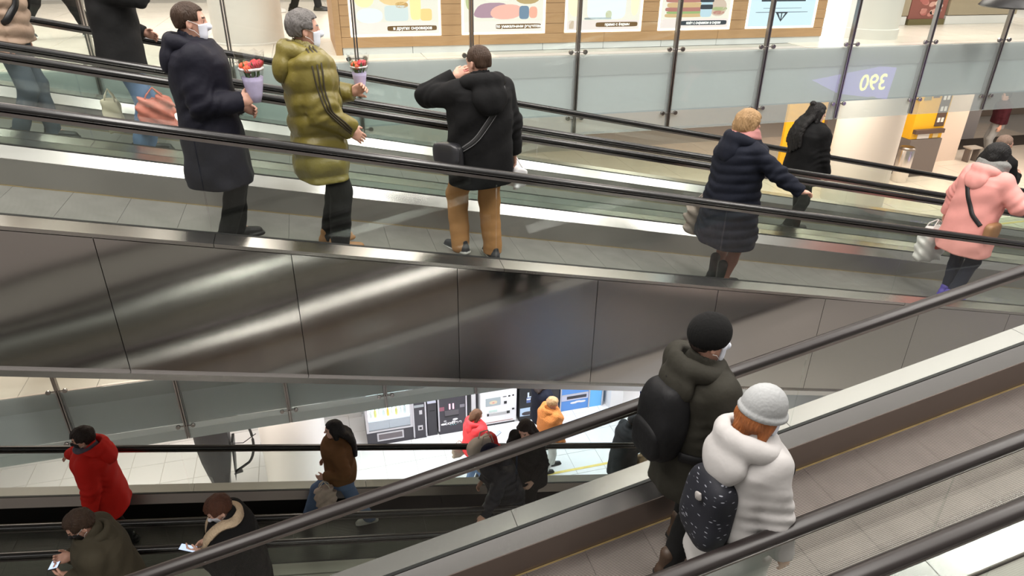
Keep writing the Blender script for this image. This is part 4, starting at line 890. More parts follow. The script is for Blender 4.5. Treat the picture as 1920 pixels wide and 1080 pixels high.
            if bx:
                cf = P.get('cf')
                for k_, yy in enumerate((-.09, -.06, -.03, 0, .03, .06, .09) if bx > .25 else ()):
                    T = np.linspace(0, 1, 9); path = np.array([Ph(-.085, yy*.8, -.05)*(1-t)+(hc+rotz(hy*.4)@V3(-.24, yy*1.5, 0)*s-V3(0, 0, bx*(1-.07*abs(k_-3))))*t for t in T])
                    path[:, 0] -= .10*np.sin(T*math.pi)
                    if cf is not None:
                        dd = cf.sample(path); sn = cf.snap(path.copy(), .016); use = (T > .25); path[use] = sn[use]
                        path[1:-1] = (path[:-2]+2*path[1:-1]+path[2:])/4
                    for j_ in range(8): f.cone(path[j_], path[j_+1], (.044-.0028*j_)*s, (.044-.0028*(j_+1))*s, .012)
                for k_, yy in enumerate((-.075, -.04, 0, .04, .075) if bx <= .25 else ()):
                    a = Ph(-.07, yy, -.06); b = hc+rotz(hy*.5)@V3(-.15, yy*1.15, -.13)*s; e = np.array([b[0]-.02*s, b[1], hc[2]-bx+.03*math.sin(k_*2)])
                    f.cone(a, b, .042*s, .038*s, .02); f.cone(b, e, .040*s, .016*s, .02)
            if st == 'bun': f.ell(Ph(-.085, 0, .115), V3(.04, .045, .036)*s, Rh, .01)
            if st == 'pony': f.cone(Ph(-.09, 0, -.06), Ph(-.13, 0, -.16), .04*s, .025*s, .02)
            X, Y, Z = f.xyz(); L = [(Rh[0, i]*(X-hc[0])+Rh[1, i]*(Y-hc[1])+Rh[2, i]*(Z-hc[2]))/s for i in range(3)]
            f.F = np.maximum(f.F, np.minimum(np.minimum(L[0]-.045, .078-L[2]-.3*np.abs(L[1])), .066-np.abs(L[1]))*s)
        f.disp(lambda X, Y, Z: hair.get('rough', .003)*(np.sin(150*np.arctan2(Y-hc[1], X-hc[0]-.3)+8*np.sin(20*Z))*.5+.6*np.sin(70*X+30*Z+ph[1])*np.sin(66*Y+ph[2])))
        add('hair', [f.mesh()], [hair['mat']])
    if hat:
        f = Field(hc-.24*s, hc+.26*s, max(.006, vox*.7)); Ph = lambda x, y, z: hc+Rh@(V3(x, y, z)*s); th = .022*s
        f.ell(Ph(-.012, 0, .055), V3(.100, .082, .092+hat.get('tall', 0))*s+th, Rh@roty(-.12), .01)
        f.plane(Ph(0, 0, hat.get('low', .012)), -Rh@roty(-.22)@V3(0, 0, 1))
        nr = 28
        if hat.get('cuff', True):
            for k_ in range(nr):
                q = lambda a: Ph(-.010+.116*math.cos(a), .096*math.sin(a), hat.get('low', .012)+.022+.22*.5*(.11*math.cos(a))*-1+.0)
                f.cone(q(2*math.pi*k_/nr), q(2*math.pi*(k_+1)/nr), .019*s, None, .008)
        f.disp(lambda X, Y, Z: hat.get('rib', .0012)*np.sin(46*np.arctan2(Y-hc[1], X-hc[0])))
        if hat.get('hollow', True): f.ell(Ph(-.012, 0, .0), V3(.098, .078, .09)*s, Rh, .0, 'sub')
        add('knit_hat', [f.mesh()], [hat['mat']])
    if mask:
        f = Field(hc-.18*s, hc+.16*s, max(.0045, vox*.5)); head_field(f, hc, Rh, s, grow=.010*s, parts='base'); Ph = lambda x, y, z: hc+Rh@(V3(x, y, z)*s)
        f.cone(Ph(.09, 0, .0), Ph(.108, 0, -.03), .015*s, .022*s, .015)
        X, Y, Z = f.xyz(); L = [(Rh[0, i]*(X-hc[0])+Rh[1, i]*(Y-hc[1])+Rh[2, i]*(Z-hc[2]))/s for i in range(3)]
        f.F = np.maximum(f.F, np.maximum(np.maximum(.045-L[0], L[2]+.008-.10*(L[0]-.08)), -.128-L[2])*s)
        mo = add('face_mask', [f.mesh()], [M_MASK if mask is True else mask])
        for sy in (-1, 1):
            tb = MB(); tb.tube([Ph(.052, sy*.064, -.012), Ph(.02, sy*.076, .004), Ph(-.012, sy*.090, .018)], .002*s, 5); tb.tube([Ph(.05, sy*.058, -.085), Ph(.02, sy*.072, -.05), Ph(-.012, sy*.088, -.034)], .002*s, 5)
            o = bpy.data.objects.new('ear_loop', tb.mesh('ear_loop', M_WHITE)); C.objects.link(o); o.parent = mo
    if extras: extras(P)
    return P
def world(P, p):
    r = P['root']; a = r.rotation_euler[2]; c, s = math.cos(a), math.sin(a)
    return Vector((r.location.x+c*p[0]-s*p[1], r.location.y+s*p[0]+c*p[1], r.location.z+p[2]))
def ribbon(f, pts, w, off, th=.004):
    """flat strap lying on the surface of field f through pts"""
    pts = np.array(pts, float); t = np.linspace(0, len(pts)-1, 48); Pp = np.stack([np.interp(t, range(len(pts)), pts[:, i]) for i in range(3)], 1)
    for _ in range(3): Pp = f.snap(Pp, off); Pp[1:-1] = (Pp[:-2]+2*Pp[1:-1]+Pp[2:])/4
    for _ in range(6): Pp[1:-1] = (Pp[:-2]+2*Pp[1:-1]+Pp[2:])/4
    g = np.stack([f.sample(Pp+np.eye(3)[i]*.01)-f.sample(Pp-np.eye(3)[i]*.01) for i in range(3)], 1); g /= np.maximum(np.linalg.norm(g, axis=1, keepdims=True), 1e-6)
    for _ in range(10): g[1:-1] = (g[:-2]+2*g[1:-1]+g[2:])/4
    g /= np.maximum(np.linalg.norm(g, axis=1, keepdims=True), 1e-6); m = MB(); N = len(Pp); tg = np.gradient(Pp, axis=0); tg /= np.linalg.norm(tg, axis=1, keepdims=True); sd = np.cross(tg, g)
    for q in range(N):
        m.v += [tuple(Pp[q]+sd[q]*w/2), tuple(Pp[q]-sd[q]*w/2), tuple(Pp[q]-sd[q]*w/2+g[q]*th), tuple(Pp[q]+sd[q]*w/2+g[q]*th)]
    for q in range(N-1):
        for k in range(4): m.f.append((4*q+k, 4*q+(k+1) % 4, 4*q+4+(k+1) % 4, 4*q+4+k)); m.mi.append(0)
    m.f += [(3, 2, 1, 0), (4*N-4, 4*N-3, 4*N-2, 4*N-1)]; m.mi += [0, 0]
    return m
def sub(P, name, mb, mat, parent=None, smooth=True):
    o = bpy.data.objects.new(name, mb.mesh(name, mat, smooth=smooth)); C.objects.link(o); o.parent = parent or P['root']; return o
def item(P, name, label, cat, at=(0, 0, 0), group=None):
    """a separate top-level thing placed at a point given in the person's own frame, turned like the person"""
    e = empty(name, world(P, at), label, cat, group); e.rotation_euler = P['root'].rotation_euler; return e
def place(e, name, obj_mesh, loc=(0, 0, 0)):
    o = bpy.data.objects.new(name, obj_mesh); C.objects.link(o); o.parent = e; o.location = loc; return o
# ------------------------------------------------------------------ things people carry
def im(e, P, at, name, VQ, mats, mi=None, parent=None):
    """mesh given in the person's frame, hung on the separate thing e that sits at point at"""
    if isinstance(VQ, MB): me = VQ.mesh(name, mats, at, True)
    else: me = mesh_from(name, [(v-np.array(at), q) for v, q in VQ], mats if isinstance(mats, list) else [mats], mi)
    o = bpy.data.objects.new(name, me); C.objects.link(o); o.parent = parent or e; return o
def backpack(P, label, mat, r=(.115, .165, .25), c=(-.235, 0, 1.16), pocket=True, vox=.009, strapmat=None, point=0.):
    s = P['s']; c = np.array(c)*s+V3(P['ax'](c[2]*s), P['ay'](c[2]*s), 0); r = np.array(r)*s; at = c-V3(0, 0, r[2]); e = item(P, 'backpack', label, 'backpack')
    e.location = world(P, at); f = Field(c-r*1.5-.05, c+r*1.5+.05, vox); f.ell(c, r, roty(.08), .02, p=3.2)
    f.disp(lambda X, Y, Z: .006*np.sin(21*Z+5*Y)*np.sin(17*Y+9*X)+point*np.abs(Y-c[1])*np.clip((Z-c[2]), 0, 1))
    q = P['cf']
    body = im(e, P, at, 'body', [f.mesh()], mat)
    if pocket:
        g = Field(c-r*1.6-.05, c+r*1.4, vox); g.ell(c+V3(-r[0]*.82, 0, -r[2]*.42), V3(r[0]*.42, r[1]*.78, r[2]*.46), None, .01, p=3.4); im(e, P, at, 'pocket', [g.mesh()], mat)
    for sg in (1, -1):
        y = sg*.095*s+P['ay'](1.3*s); top = P['sh'][0][2]
        pts = [(c[0]+.03, y*.75, top-.03), (P['ax'](top)-.02, y*.95, top+.06), (P['ax'](top)+.12, y*1.1, top-.08), (P['ax'](1.2*s)+.15, y*1.35, 1.18*s), (P['ax'](1.05*s)+.05, y*2.0, 1.02*s), (c[0]+.05, y*1.4, c[2]-r[2]*.7)]
        im(e, P, at, 'strap', ribbon(q, pts, .055*s, .012, .012), strapmat or mat)
    hl = MB().tube([c+V3(.02, -.03, r[2]*.96), c+V3(.01, -.02, r[2]*1.1), c+V3(.01, .02, r[2]*1.1), c+V3(.02, .03, r[2]*.96)], .008, 6); im(e, P, at, 'handle', hl, strapmat or mat)
    return e, body
def soft_bag(P, name, label, cat, top, size, mat, crumple=.012, handles=True, print_mat=None, tilt=0., hmat=None, vox=.009):
    """bag hanging below the point top (person's frame)"""
    top = np.array(top, float); w, d, h = size; c = top-V3(0, 0, h/2+.10); at = c-V3(0, 0, h/2); e = item(P, name, label, cat); e.location = world(P, at)
    f = Field(c-V3(w, w, h*.75), c+V3(w, w, h*.85), vox); R = rotz(tilt); f.ell(c, V3(w/2, d/2, h/2), R, .0, p=5)
    f.disp(lambda X, Y, Z: crumple*np.sin(34*X+21*Z)*np.sin(29*Y+17*Z)+crumple*.7*np.sin(60*Z+40*X-25*Y)); im(e, P, at, 'body', [f.mesh()], mat)
    if handles:
        for sg in (1, -1):
            m = MB().tube([c+R@V3(-w*.28, sg*d*.35, h*.42), c+R@V3(-w*.2, sg*d*.25, h*.6), top+V3(0, sg*.006, -.01), c+R@V3(w*.2, sg*d*.25, h*.6), c+R@V3(w*.28, sg*d*.35, h*.42)], .007, 6); im(e, P, at, 'handle', m, hmat or mat)
    if print_mat is not None:
        g = Field(c-V3(w, w, h*.6), c+V3(w, w, h*.6), vox); side = -1 if print_mat[1] < 0 else 1
        g.ell(c+R@V3(print_mat[2], side*d*.40, print_mat[3]), V3(w*.22, d*.16, h*.12), R, .0, p=3); im(e, P, at, 'print', [g.mesh()], print_mat[0])
    return e
def phone(P, label, at, yaw=0., pitch=.6, glow=1.15):
    at = np.array(at, float); e = item(P, 'phone', label, 'phone'); e.location = world(P, at); e.rotation_euler = (0, 0, P['root'].rotation_euler[2]); R = rotz(yaw)@roty(-pitch)
    pts = [R@V3(x, y, z) for z in (-.004, .004) for x, y in ((-.075, -.037), (.075, -.037), (.075, .037), (-.075, .037))]
    o = bpy.data.objects.new('case', MB().hexa(pts).mesh('case', M_BLACK)); C.objects.link(o); o.parent = e
    pts = [R@V3(x, y, z) for z in (.0042, .0052) for x, y in ((-.070, -.033), (.070, -.033), (.070, .033), (-.070, .033))]
    o = bpy.data.objects.new('screen', MB().hexa(pts).mesh('screen', emit('phone screen', (.62, .75, 1.0), glow))); C.objects.link(o); o.parent = e
    return e
def bouquet(P, label, at, lean=.05, small=False):
    at = np.array(at, float); e = item(P, 'flower_bouquet', label, 'bouquet'); e.location = world(P, at); rr = random.Random(5)
    def lo(name, mb, mat, sm=True):
        o = bpy.data.objects.new(name, mb.mesh(name, mat, smooth=sm)); C.objects.link(o); o.parent = e; return o
    k = .8 if small else 1.
    lo('paper_sleeve', MB().lathe([(.034*k, -.05), (.050*k, 0), (.066*k, .09*k), (.070*k, .12*k)], (0, 0, 0), 14), plain('lilac sleeve paper', (.55, .50, .72), .6, var=.15, vscale=30))
    m = MB(); n = 16
    for i in range(n):
        a0, a1 = 2*math.pi*i/n, 2*math.pi*(i+1)/n; r0, r1 = .072*k, (.094+.012*(i % 2))*k, ; r2_ = (.094+.012*((i+1) % 2))*k; zt = (.27+.02*(i % 2))*k; zt2 = (.27+.02*((i+1) % 2))*k
        m.quad((r0*math.cos(a0), r0*math.sin(a0), .11*k), (r0*math.cos(a1), r0*math.sin(a1), .11*k), (r2_*math.cos(a1), r2_*math.sin(a1), zt2), (r1*math.cos(a0), r1*math.sin(a0), zt))
    lo('cellophane', m, glass('cellophane', tint=(.92, .92, .93), base=.10, rough=.08) if 'cellophane' not in MATS else MATS['cellophane'], False)
    lo('ribbon_stripe', MB().lathe([(.0805*k, .165*k), (.0825*k, .18*k)], (0, 0, 0), 16), M_WHITE)
    for i in range(9):
        a, r = i*2.4, .018+.045*math.sqrt(i/9); h = (.155+.05*rr.random())*k; cc = (r*math.cos(a)*k, r*math.sin(a)*k)
        f = Field((cc[0]-.04, cc[1]-.04, h-.04), (cc[0]+.04, cc[1]+.04, h+.04), .005); f.ell((cc[0], cc[1], h), V3(.026, .026, .023)*k); f.disp(lambda X, Y, Z: .005*np.sin(9*np.arctan2(Y-cc[1], X-cc[0])+160*(Z-h)))
        o = bpy.data.objects.new('flower', mesh_from('flower', [f.mesh()], [plain('red tulip %d' % (i % 3), [(.55, .03, .03), (.70, .10, .03), (.42, .02, .04)][i % 3], .5)])); C.objects.link(o); o.parent = e
        lo('stem', MB().tube([(cc[0]*.4, cc[1]*.4, -.05), (cc[0], cc[1], h)], .004, 5), plain('stem green', (.07, .16, .04), .6))
    for i in range(7):
        a = i*.9+.3; lo('leaf', MB().prism([(.02*math.cos(a), .02*math.sin(a), .08), (.055*math.cos(a+.25), .055*math.sin(a+.25), .17*k), (.066*math.cos(a), .066*math.sin(a), .23*k), (.055*math.cos(a-.25), .055*math.sin(a-.25), .17*k)], [(.024*math.cos(a), .024*math.sin(a), .08), (.058*math.cos(a+.25), .058*math.sin(a+.25), .17*k), (.069*math.cos(a), .069*math.sin(a), .23*k), (.058*math.cos(a-.25), .058*math.sin(a-.25), .17*k)]), plain('leaf green', (.10, .20, .06), .5), False)
    return e

tA = lambda x: ZA-TA*x; tB = lambda x: ZB+TB*x; tC = lambda x: ZC-TA*x
SH_BK = dict(mat=plain('black shoe leather', (.012, .011, .011), .4)); SH_BR = dict(mat=plain('brown boot leather', (.06, .035, .022), .5), sole=M_BLACK, h=.17); SH_WH = dict(mat=plain('white sneaker', (.70, .67, .64), .5)); SH_TAN = dict(mat=plain('tan shoe', (.32, .16, .06), .5))
F_NAVY = fabric('navy parka cloth', (.0055, .0055, .013), .68); F_OLIVE = plain('olive puffer nylon', (.165, .135, .026), .42, var=.12, vscale=4, bump=.35, bscale=16, spec=.5); F_BLACK = fabric('black jacket cloth', (.005, .005, .0056)); F_BLACK2 = fabric('soft black wool', (.012, .012, .0125)); F_NAVY2 = fabric('navy coat cloth', (.006, .0078, .016)); F_PINK = fabric('pink jacket cloth', (.78, .34, .31), .7, .2); F_RED = fabric('red coat cloth', (.62, .016, .010), .75, .2); F_BROWN = fabric('brown suede cloth', (.165, .082, .035), .9); F_DKGREEN = fabric('dark olive parka cloth', (.026, .024, .018), .8); F_WHITE = fabric('white jacket cloth', (.47, .455, .45), .85, .3); F_OLDRAB = fabric('drab olive jacket cloth', (.052, .044, .028), .8); F_ORANGE = plain('orange fleece', (.56, .20, .045), .95, var=.25, vscale=20, bump=.9, bscale=60); F_REDJ = fabric('bright red jacket cloth', (.78, .05, .055), .6); F_GREYH = fabric('grey knit', (.22, .22, .21), .9, .5, 50)
J_BLACK = fabric('black trousers cloth', (.008, .008, .008)); J_TAN = fabric('tan chinos cloth', (.36, .185, .075), .85); J_BLUE = fabric('blue denim', (.14, .21, .36), .9); J_DKBLUE = fabric('dark denim', (.018, .022, .038), .9); J_GREYBL = fabric('grey blue denim', (.085, .10, .125), .9); J_WHITE = fabric('white trousers cloth', (.62, .62, .60), .9); J_LEG = fabric('rose brown leggings', (.20, .095, .075), .85); J_GREY = fabric('grey trousers cloth', (.30, .31, .32), .9)

# --- upper walkway, near lane
def ex1(P):
    g = P['cf']
    for z in (1.43, 1.37): 
        o = sub(P, 'snap_button', MB().lathe([(.0, 0), (.010, 0), (.010, .004), (.002, .006)], (P['ax'](z*P['s'])+.125*P['s'], -.05*P['s'], z*P['s']), 10, axis='y'), plain('brass snap', (.5, .35, .2), .3, 1.0))
p = person('person', 'man in long navy parka and white face mask holding a bouquet', (-.70, 5.22), tA(-.70), .10, H=1.70, slope=-TA, lean=(-.02, 0), feet=((.05, .11, .2), (-.04, -.11, -.1)), fat=1.12, head=(-.05, .02), hands=dict(R=(.23, -.20, 1.12), L=(.24, .05, 1.04)), handcurl=(.9, (1.15, (.8, .25, .25))), handn=dict(R=(.1, -1, .1)), elbow=dict(R=(-.6, -.3, -1), L=(-.5, .5, -.8)), vox=.009,
    coat=dict(mat=F_NAVY, off=.058, hem=.52, flare=.035, hood='down', hoodsize=1.05, collar=.06, straight=.8, sleeve=(.098, .092, .072), wob=.007), trousers=dict(mat=J_BLACK), shoes=SH_BK, hair=dict(style='short', mat=H_BROWN, th=.008), mask=True, extras=ex1)
bouquet(p, 'red tulip bouquet in clear wrap held by the navy parka man', p['wr'][1]+V3(.095, .035, .035))
def ex2(P):
    g = P['cf']; s = P['s']; sh, el, wr = P['sh'][1], P['el'][1], P['wr'][1]
    for k in (-1, 0, 1):
        o_ = V3(.022*k, 0, 0); d = V3(.014*k, -.10, .02)
        pts = [P['neck']+V3(.01+.02*k, -.10, .0)*s, sh+o_+V3(0, -.03, .10), sh*.5+el*.5+V3(.022*k, -.10, .03), el+V3(.02*k+.02, -.10, .02), el*.5+wr*.5+V3(.0, -.10, .022*k+.02), wr+V3(-.01, -.08, .02*k+.01)]
        sub(P, 'sleeve_stripe', ribbon(g, pts, .011, .006, .004), plain('dark olive stripe', (.03, .022, .008), .6))
    z = np.linspace(1.40, .72, 8)*s; pts = [(P['ax'](q)+.25, -.07, q) for q in z]; sub(P, 'zip', ribbon(g, pts, .012, .001, .004), plain('steel zip', (.05, .05, .055), .35, .7))
p = person('person', 'grey haired man in olive puffer jacket with white face mask', (.02, 5.3), tA(.02), .16, H=1.785, slope=-TA, lean=(-.03, 0), feet=((.02, .10, .2), (.05, -.10, -.05)), fat=1.06, head=(-.02, .0), hands=dict(R=(.20, -.19, .96), L=(.31, .13, 1.16)), handcurl=((1.2, (.7, -.5, .5)), .5), handn=dict(L=(.5, .4, .4)), elbow=dict(R=(-.8, -.5, -.6), L=(-.4, .6, -.8)), vox=.009,
    coat=dict(mat=F_OLIVE, off=.052, hem=.60, flare=.012, hood='down', hoodsize=1.08, collar=.05, straight=.75, sleeve=(.108, .102, .070), wob=.006, quilt=.018, qpitch=.15), trousers=dict(mat=J_BLACK, w=(.105, .085, .075)), shoes=SH_TAN, hair=dict(style='short', mat=H_GREY, th=.016, rough=.006), mask=True, extras=ex2)
bouquet(p, 'small red bouquet in lilac paper held by the olive puffer man', p['wr'][0]+V3(.06, .0, .05), small=True)
def ex3(P): pass
p = person('person', 'man in black hooded jacket and tan trousers seen from behind', (1.29, 5.4), tA(1.29), 1.78, H=1.77, slope=-TA, lean=(.04, .0), feet=((.12, .15, .35), (-.02, -.10, -.1)), fat=1.13, head=(.35, .12), hands=dict(L=(.20, .13, 1.50), R=(.05, -.33, .84)), handcurl=(.8, .9), handn=dict(L=(-.5, .7, .3)), elbow=dict(L=(-.25, 1.0, -.8), R=(-.4, -.4, 0)), vox=.009,
    coat=dict(mat=F_BLACK, off=.055, hem=.68, hood='down', hoodsize=1.2, collar=.04, straight=.85, sleeve=(.100, .092, .070), wob=.007), trousers=dict(mat=J_TAN, w=(.108, .090, .078)), shoes=dict(mat=plain('dark trainer', (.03, .03, .035), .5), sole=plain('pale sole', (.5, .5, .48), .6)), hair=dict(style='short', mat=H_BROWN, th=.006))
at = V3(-.06, .30, .93)*p['s']; e = item(p, 'shoulder_bag', 'black leather shoulder bag on the hip of tan trousered man', 'bag'); e.location = world(p, at-V3(0, 0, .13))
f = Field(at-.25, at+.25, .009); f.ell(at, V3(.13, .05, .13), roty(.1)@rotz(.4), .0, p=4); im(e, p, at-V3(0, 0, .13), 'body', [f.mesh()], plain('black grained leather', (.012, .012, .014), .3))
f = Field(at-.25, at+.25, .008); f.ell(at+V3(0, .03, .04), V3(.135, .035, .09), roty(.1)@rotz(.4), .0, p=4); im(e, p, at-V3(0, 0, .13), 'flap', [f.mesh()], plain('grey black flap', (.03, .03, .034), .28))
st = [(-.10, .25, .98), (-.22, .13, 1.10), (-.22, .0, 1.25), (-.2, -.09, 1.37), (-.03, -.15, 1.50), (.1, -.12, 1.40)]; st = [V3(*q)*p['s'] for q in st]
o = im(e, p, at-V3(0, 0, .13), 'strap', ribbon(p['cf'], st, .045, .002, .006), plain('black webbing', (.014, .014, .015), .6))
for k in (-1, 1): im(e, p, at-V3(0, 0, .13), 'strap_edge', ribbon(p['cf'], [q+V3(0, .018*k, .012*k) for q in st], .005, .010, .002), plain('grey webbing edge', (.13, .13, .135), .6))
soft_bag(p, 'plastic_bag', 'crumpled white plastic bag held by the man in tan trousers', 'bag', p['wr'][1]+V3(.05, -.05, -.05), (.24, .14, .17), plain('white plastic film', (.62, .62, .63), .35), .008)
p = person('person', 'blond woman in navy coat holding the black handrail', (3.66, 5.3), tA(3.66), .08, H=1.68, slope=-TA, lean=(.05, -.02), female=True, fat=1.22, feet=((.03, .10, .1), (-.02, -.09, -.1)), head=(-.25, .05), hands=dict(R=(.43, -.55, 1.03), L=(.16, .33, .84)), handcurl=(.8, (.9, (1, -.15, -.1))), handn=dict(R=(.1, 0, 1)), elbow=dict(R=(-.5, -.6, -.5), L=(-.6, .6, 0)), vox=.009,
    coat=dict(mat=F_NAVY2, off=.052, hem=.47, flare=.05, hood='down', hoodsize=1.1, collar=.03, straight=.75, sleeve=(.088, .080, .062), wob=.006, quilt=.010, qpitch=.09), trousers=dict(mat=J_LEG, w=(.09, .066, .05)), shoes=dict(mat=plain('black suede boot', (.010, .010, .010), .8), h=.24), hair=dict(style='bob', mat=H_BLOND, th=.022, rough=.005), scarf=dict(mat=fabric('dusty pink knit', (.42, .19, .18), .9), r=.052, z=.03))
soft_bag(p, 'tote_bag', 'grey tote bag hanging at the far side of the blond woman', 'bag', p['wr'][0]+V3(-.22, .02, -.04), (.30, .10, .30), plain('taupe canvas', (.24, .20, .17), .9), .008)
soft_bag(p, 'paper_bag', 'small golden paper bag below the hem of the navy coat', 'bag', p['wr'][0]+V3(.05, -.10, -.14), (.20, .10, .20), plain('golden paper', (.45, .29, .08), .6), .004)
def exp_(P):
    s = P['s']; st = [V3(*q)*s for q in ((-.19, .05, 1.34), (-.21, .0, 1.26), (-.22, -.06, 1.16), (-.2, -.13, 1.06), (-.14, -.22, .97))]
    P['st'] = st
p = person('person', 'woman in pink hooded jacket looking at her phone', (6.82, 5.42), tA(6.82), .02, H=1.80, slope=-TA, lean=(.05, 0), female=True, fat=1.08, feet=((.10, .10, .1), (-.06, -.09, -.1)), head=(-.35, .18), hands=dict(R=(.36, -.22, 1.22), L=(.06, .36, .86)), handcurl=(.9, (.8, (.7, .2, .4))), handn=dict(R=(.2, -.8, -.2)), elbow=dict(R=(-.5, -.8, -.6), L=(-.5, .5, 0)), vox=.009,
    coat=dict(mat=F_PINK, off=.055, hem=.60, flare=.045, hood='down', hoodsize=1.02, collar=.03, straight=.8, sleeve=(.100, .092, .066), wob=.006), trousers=dict(mat=J_DKBLUE, w=(.095, .072, .058)), shoes=dict(mat=plain('violet trainer', (.10, .07, .40), .5)), hair=dict(style='bob', mat=H_BLACK, th=.026, rough=.004), scarf=dict(mat=F_GREYH, r=.072, z=.03), extras=exp_)
phone(p, 'bright phone held up by the woman in pink jacket', p['wr'][1]+V3(.10, .03, .07), yaw=.2, pitch=.7)
at = V3(-.02, -.27, .92)*p['s']; e = item(p, 'shoulder_bag', 'tan shoulder bag on dark strap across the pink jacket', 'bag'); e.location = world(p, at-V3(0, 0, .1))
f = Field(at-.22, at+.22, .01); f.ell(at, V3(.11, .045, .09), rotz(.2), .0, p=4); im(e, p, at-V3(0, 0, .1), 'body', [f.mesh()], plain('tan bag leather', (.28, .15, .07), .5)); im(e, p, at-V3(0, 0, .1), 'strap', ribbon(p['cf'], p['st'], .045, .003, .008), plain('charcoal strap', (.02, .018, .02), .5))
soft_bag(p, 'plastic_bag', 'white plastic bag with red print held by the pink jacket woman', 'bag', p['wr'][0]+V3(-.08, .02, -.08), (.34, .16, .42), plain('white bag film', (.66, .64, .62), .45), .005, print_mat=(plain('red bag print', (.55, .06, .03), .5), -1, .05, .0))

# --- upper walkway, far lane
F_TAN = plain('tan padded cloth', (.33, .235, .17), .6, var=.2, vscale=5, bump=.4, bscale=12)
p = person('person', 'person in tan padded jacket at the top left edge', (-2.46, 7.2), tA(-2.46), .0, H=1.76, slope=-TA, feet=((.12, .1, .1), (-.10, -.1, -.1)), fat=1.1, vox=.011, coat=dict(mat=F_TAN, off=.05, hem=.86, straight=.8, sleeve=(.095, .085, .06), quilt=.02), trousers=dict(mat=J_GREYBL), shoes=SH_BK, hair=dict(style='short', mat=H_BROWN, th=.01))
backpack(p, 'shiny tan backpack with black straps at the top left', plain('tan bag leather gloss', (.36, .24, .16), .3), strapmat=M_BLACK, c=(-.22, 0, 1.10), r=(.13, .17, .22), vox=.011)
p = person('person', 'person in black coat and blue jeans behind the navy parka man', (-1.60, 7.2), tA(-1.60), .1, H=1.80, slope=-TA, feet=((.05, .1, .1), (-.02, -.1, -.1)), fat=1.05, female=True, vox=.010, lean=(.02, 0), hands=dict(R=(.28, -.10, 1.50), L=(.20, .2, 1.05)), handn=dict(R=(.3, -.8, 0)), coat=dict(mat=F_BLACK2, off=.055, hem=.76, straight=.7, sleeve=(.09, .082, .06), collar=.06), trousers=dict(mat=J_BLUE, w=(.098, .075, .062)), shoes=SH_BK, hair=dict(style='long', mat=H_DKBR, th=.014, len=.2), scarf=dict(mat=F_BLACK2, r=.05))
soft_bag(p, 'shopping_bag', 'red and white shopping bag beside the blue jeans on far lane', 'bag', V3(.20, -.16, .66), (.30, .12, .30), plain('red white bag film', (.62, .16, .12), .5, var=.8, vscale=14), .008)
soft_bag(p, 'paper_bag', 'cream paper bag left of the blue jeans on far lane', 'bag', V3(-.20, .12, .62), (.16, .12, .32), plain('cream paper', (.66, .58, .44), .7), .004)
p = person('person', 'woman with long black hair and black coat on the far lane', (5.95, 7.2), tA(5.95), .0, H=1.71, slope=-TA, female=True, fat=1.2, feet=((.14, .09, 0), (-.18, -.09, 0)), vox=.010, lean=(.04, 0), head=(-.25, .08), hands=dict(R=(.20, -.22, .84)), coat=dict(mat=fabric('deep black coat', (.004, .004, .0045)), off=.055, hem=.74, straight=.75, sleeve=(.095, .085, .062)), trousers=dict(mat=J_BLACK, w=(.098, .075, .062)), shoes=dict(mat=plain('black white trainer', (.03, .03, .03), .5), sole=plain('grey sole', (.4, .4, .4), .6)), hair=dict(style='bun', mat=H_BLACK, th=.014, len=.48), skin=SKIN_P)
p = person('person', 'man with shaved head and dark jacket ahead of the pink jacket woman', (9.15, 7.2), tA(9.15), .0, H=1.80, slope=-TA, fat=1.1, vox=.011, head=(-.3, .15), coat=dict(mat=F_BLACK, off=.05, hem=.74, straight=.8, collar=.03), trousers=dict(mat=J_BLACK), shoes=SH_BK, hair=dict(style='short', mat=H_SHAVE, th=.003, rough=.001), scarf=dict(mat=M_WHITE, r=.018), hands=dict(R=(.32, -.12, 1.2)))
# --- front walkway couple
p = person('person', 'man in black knit hat and dark olive parka climbing to the right', (1.86, 2.73), tB(1.86), .12, H=1.72, slope=TB, fat=1.0, lean=(.05, 0), feet=((.16, .11, .1), (-.06, -.10, -.2)), head=(-.25, .06), vox=.0088, hands=dict(R=(.14, -.28, .86)), coat=dict(mat=F_DKGREEN, off=.045, hem=.64, hood='down', hoodsize=1.1, collar=.04, straight=.8, sleeve=(.098, .088, .066), wob=.006), trousers=dict(mat=J_BLACK, w=(.105, .082, .070)), shoes=SH_BR, hair=dict(style='short', mat=H_DKBR, th=.004), hat=dict(mat=fabric('black rib knit', (.006, .006, .006), .95, .12, 70), low=-.012, cuff=False), mask=True)
backpack(p, 'black backpack on the man in the black knit hat', fabric('black nylon pack', (.007, .007, .008), .6), r=(.105, .155, .25), c=(-.215, 0, 1.17), vox=.009)
p = person('person', 'woman in white hooded jacket and pale grey knit hat', (1.87, 2.22), tB(1.87), .10, H=1.60, slope=TB, female=True, fat=1.02, lean=(.05, 0), feet=((.10, .10, .1), (-.05, -.09, -.1)), head=(-.30, .10), vox=.0088, hands=dict(R=(.12, -.30, .80), L=(.15, .27, .85)), coat=dict(mat=F_WHITE, off=.052, hem=.56, flare=.03, hood='down', hoodsize=1.22, collar=.03, straight=.75, sleeve=(.092, .086, .066), wob=.007), trousers=dict(mat=J_DKBLUE), shoes=SH_BK, hair=dict(style='pony', mat=H_GINGER, th=.014, rough=.005), hat=dict(mat=fabric('pale grey knit', (.35, .36, .365), .95, .12, 60), tall=.012, low=.006), mask=True)
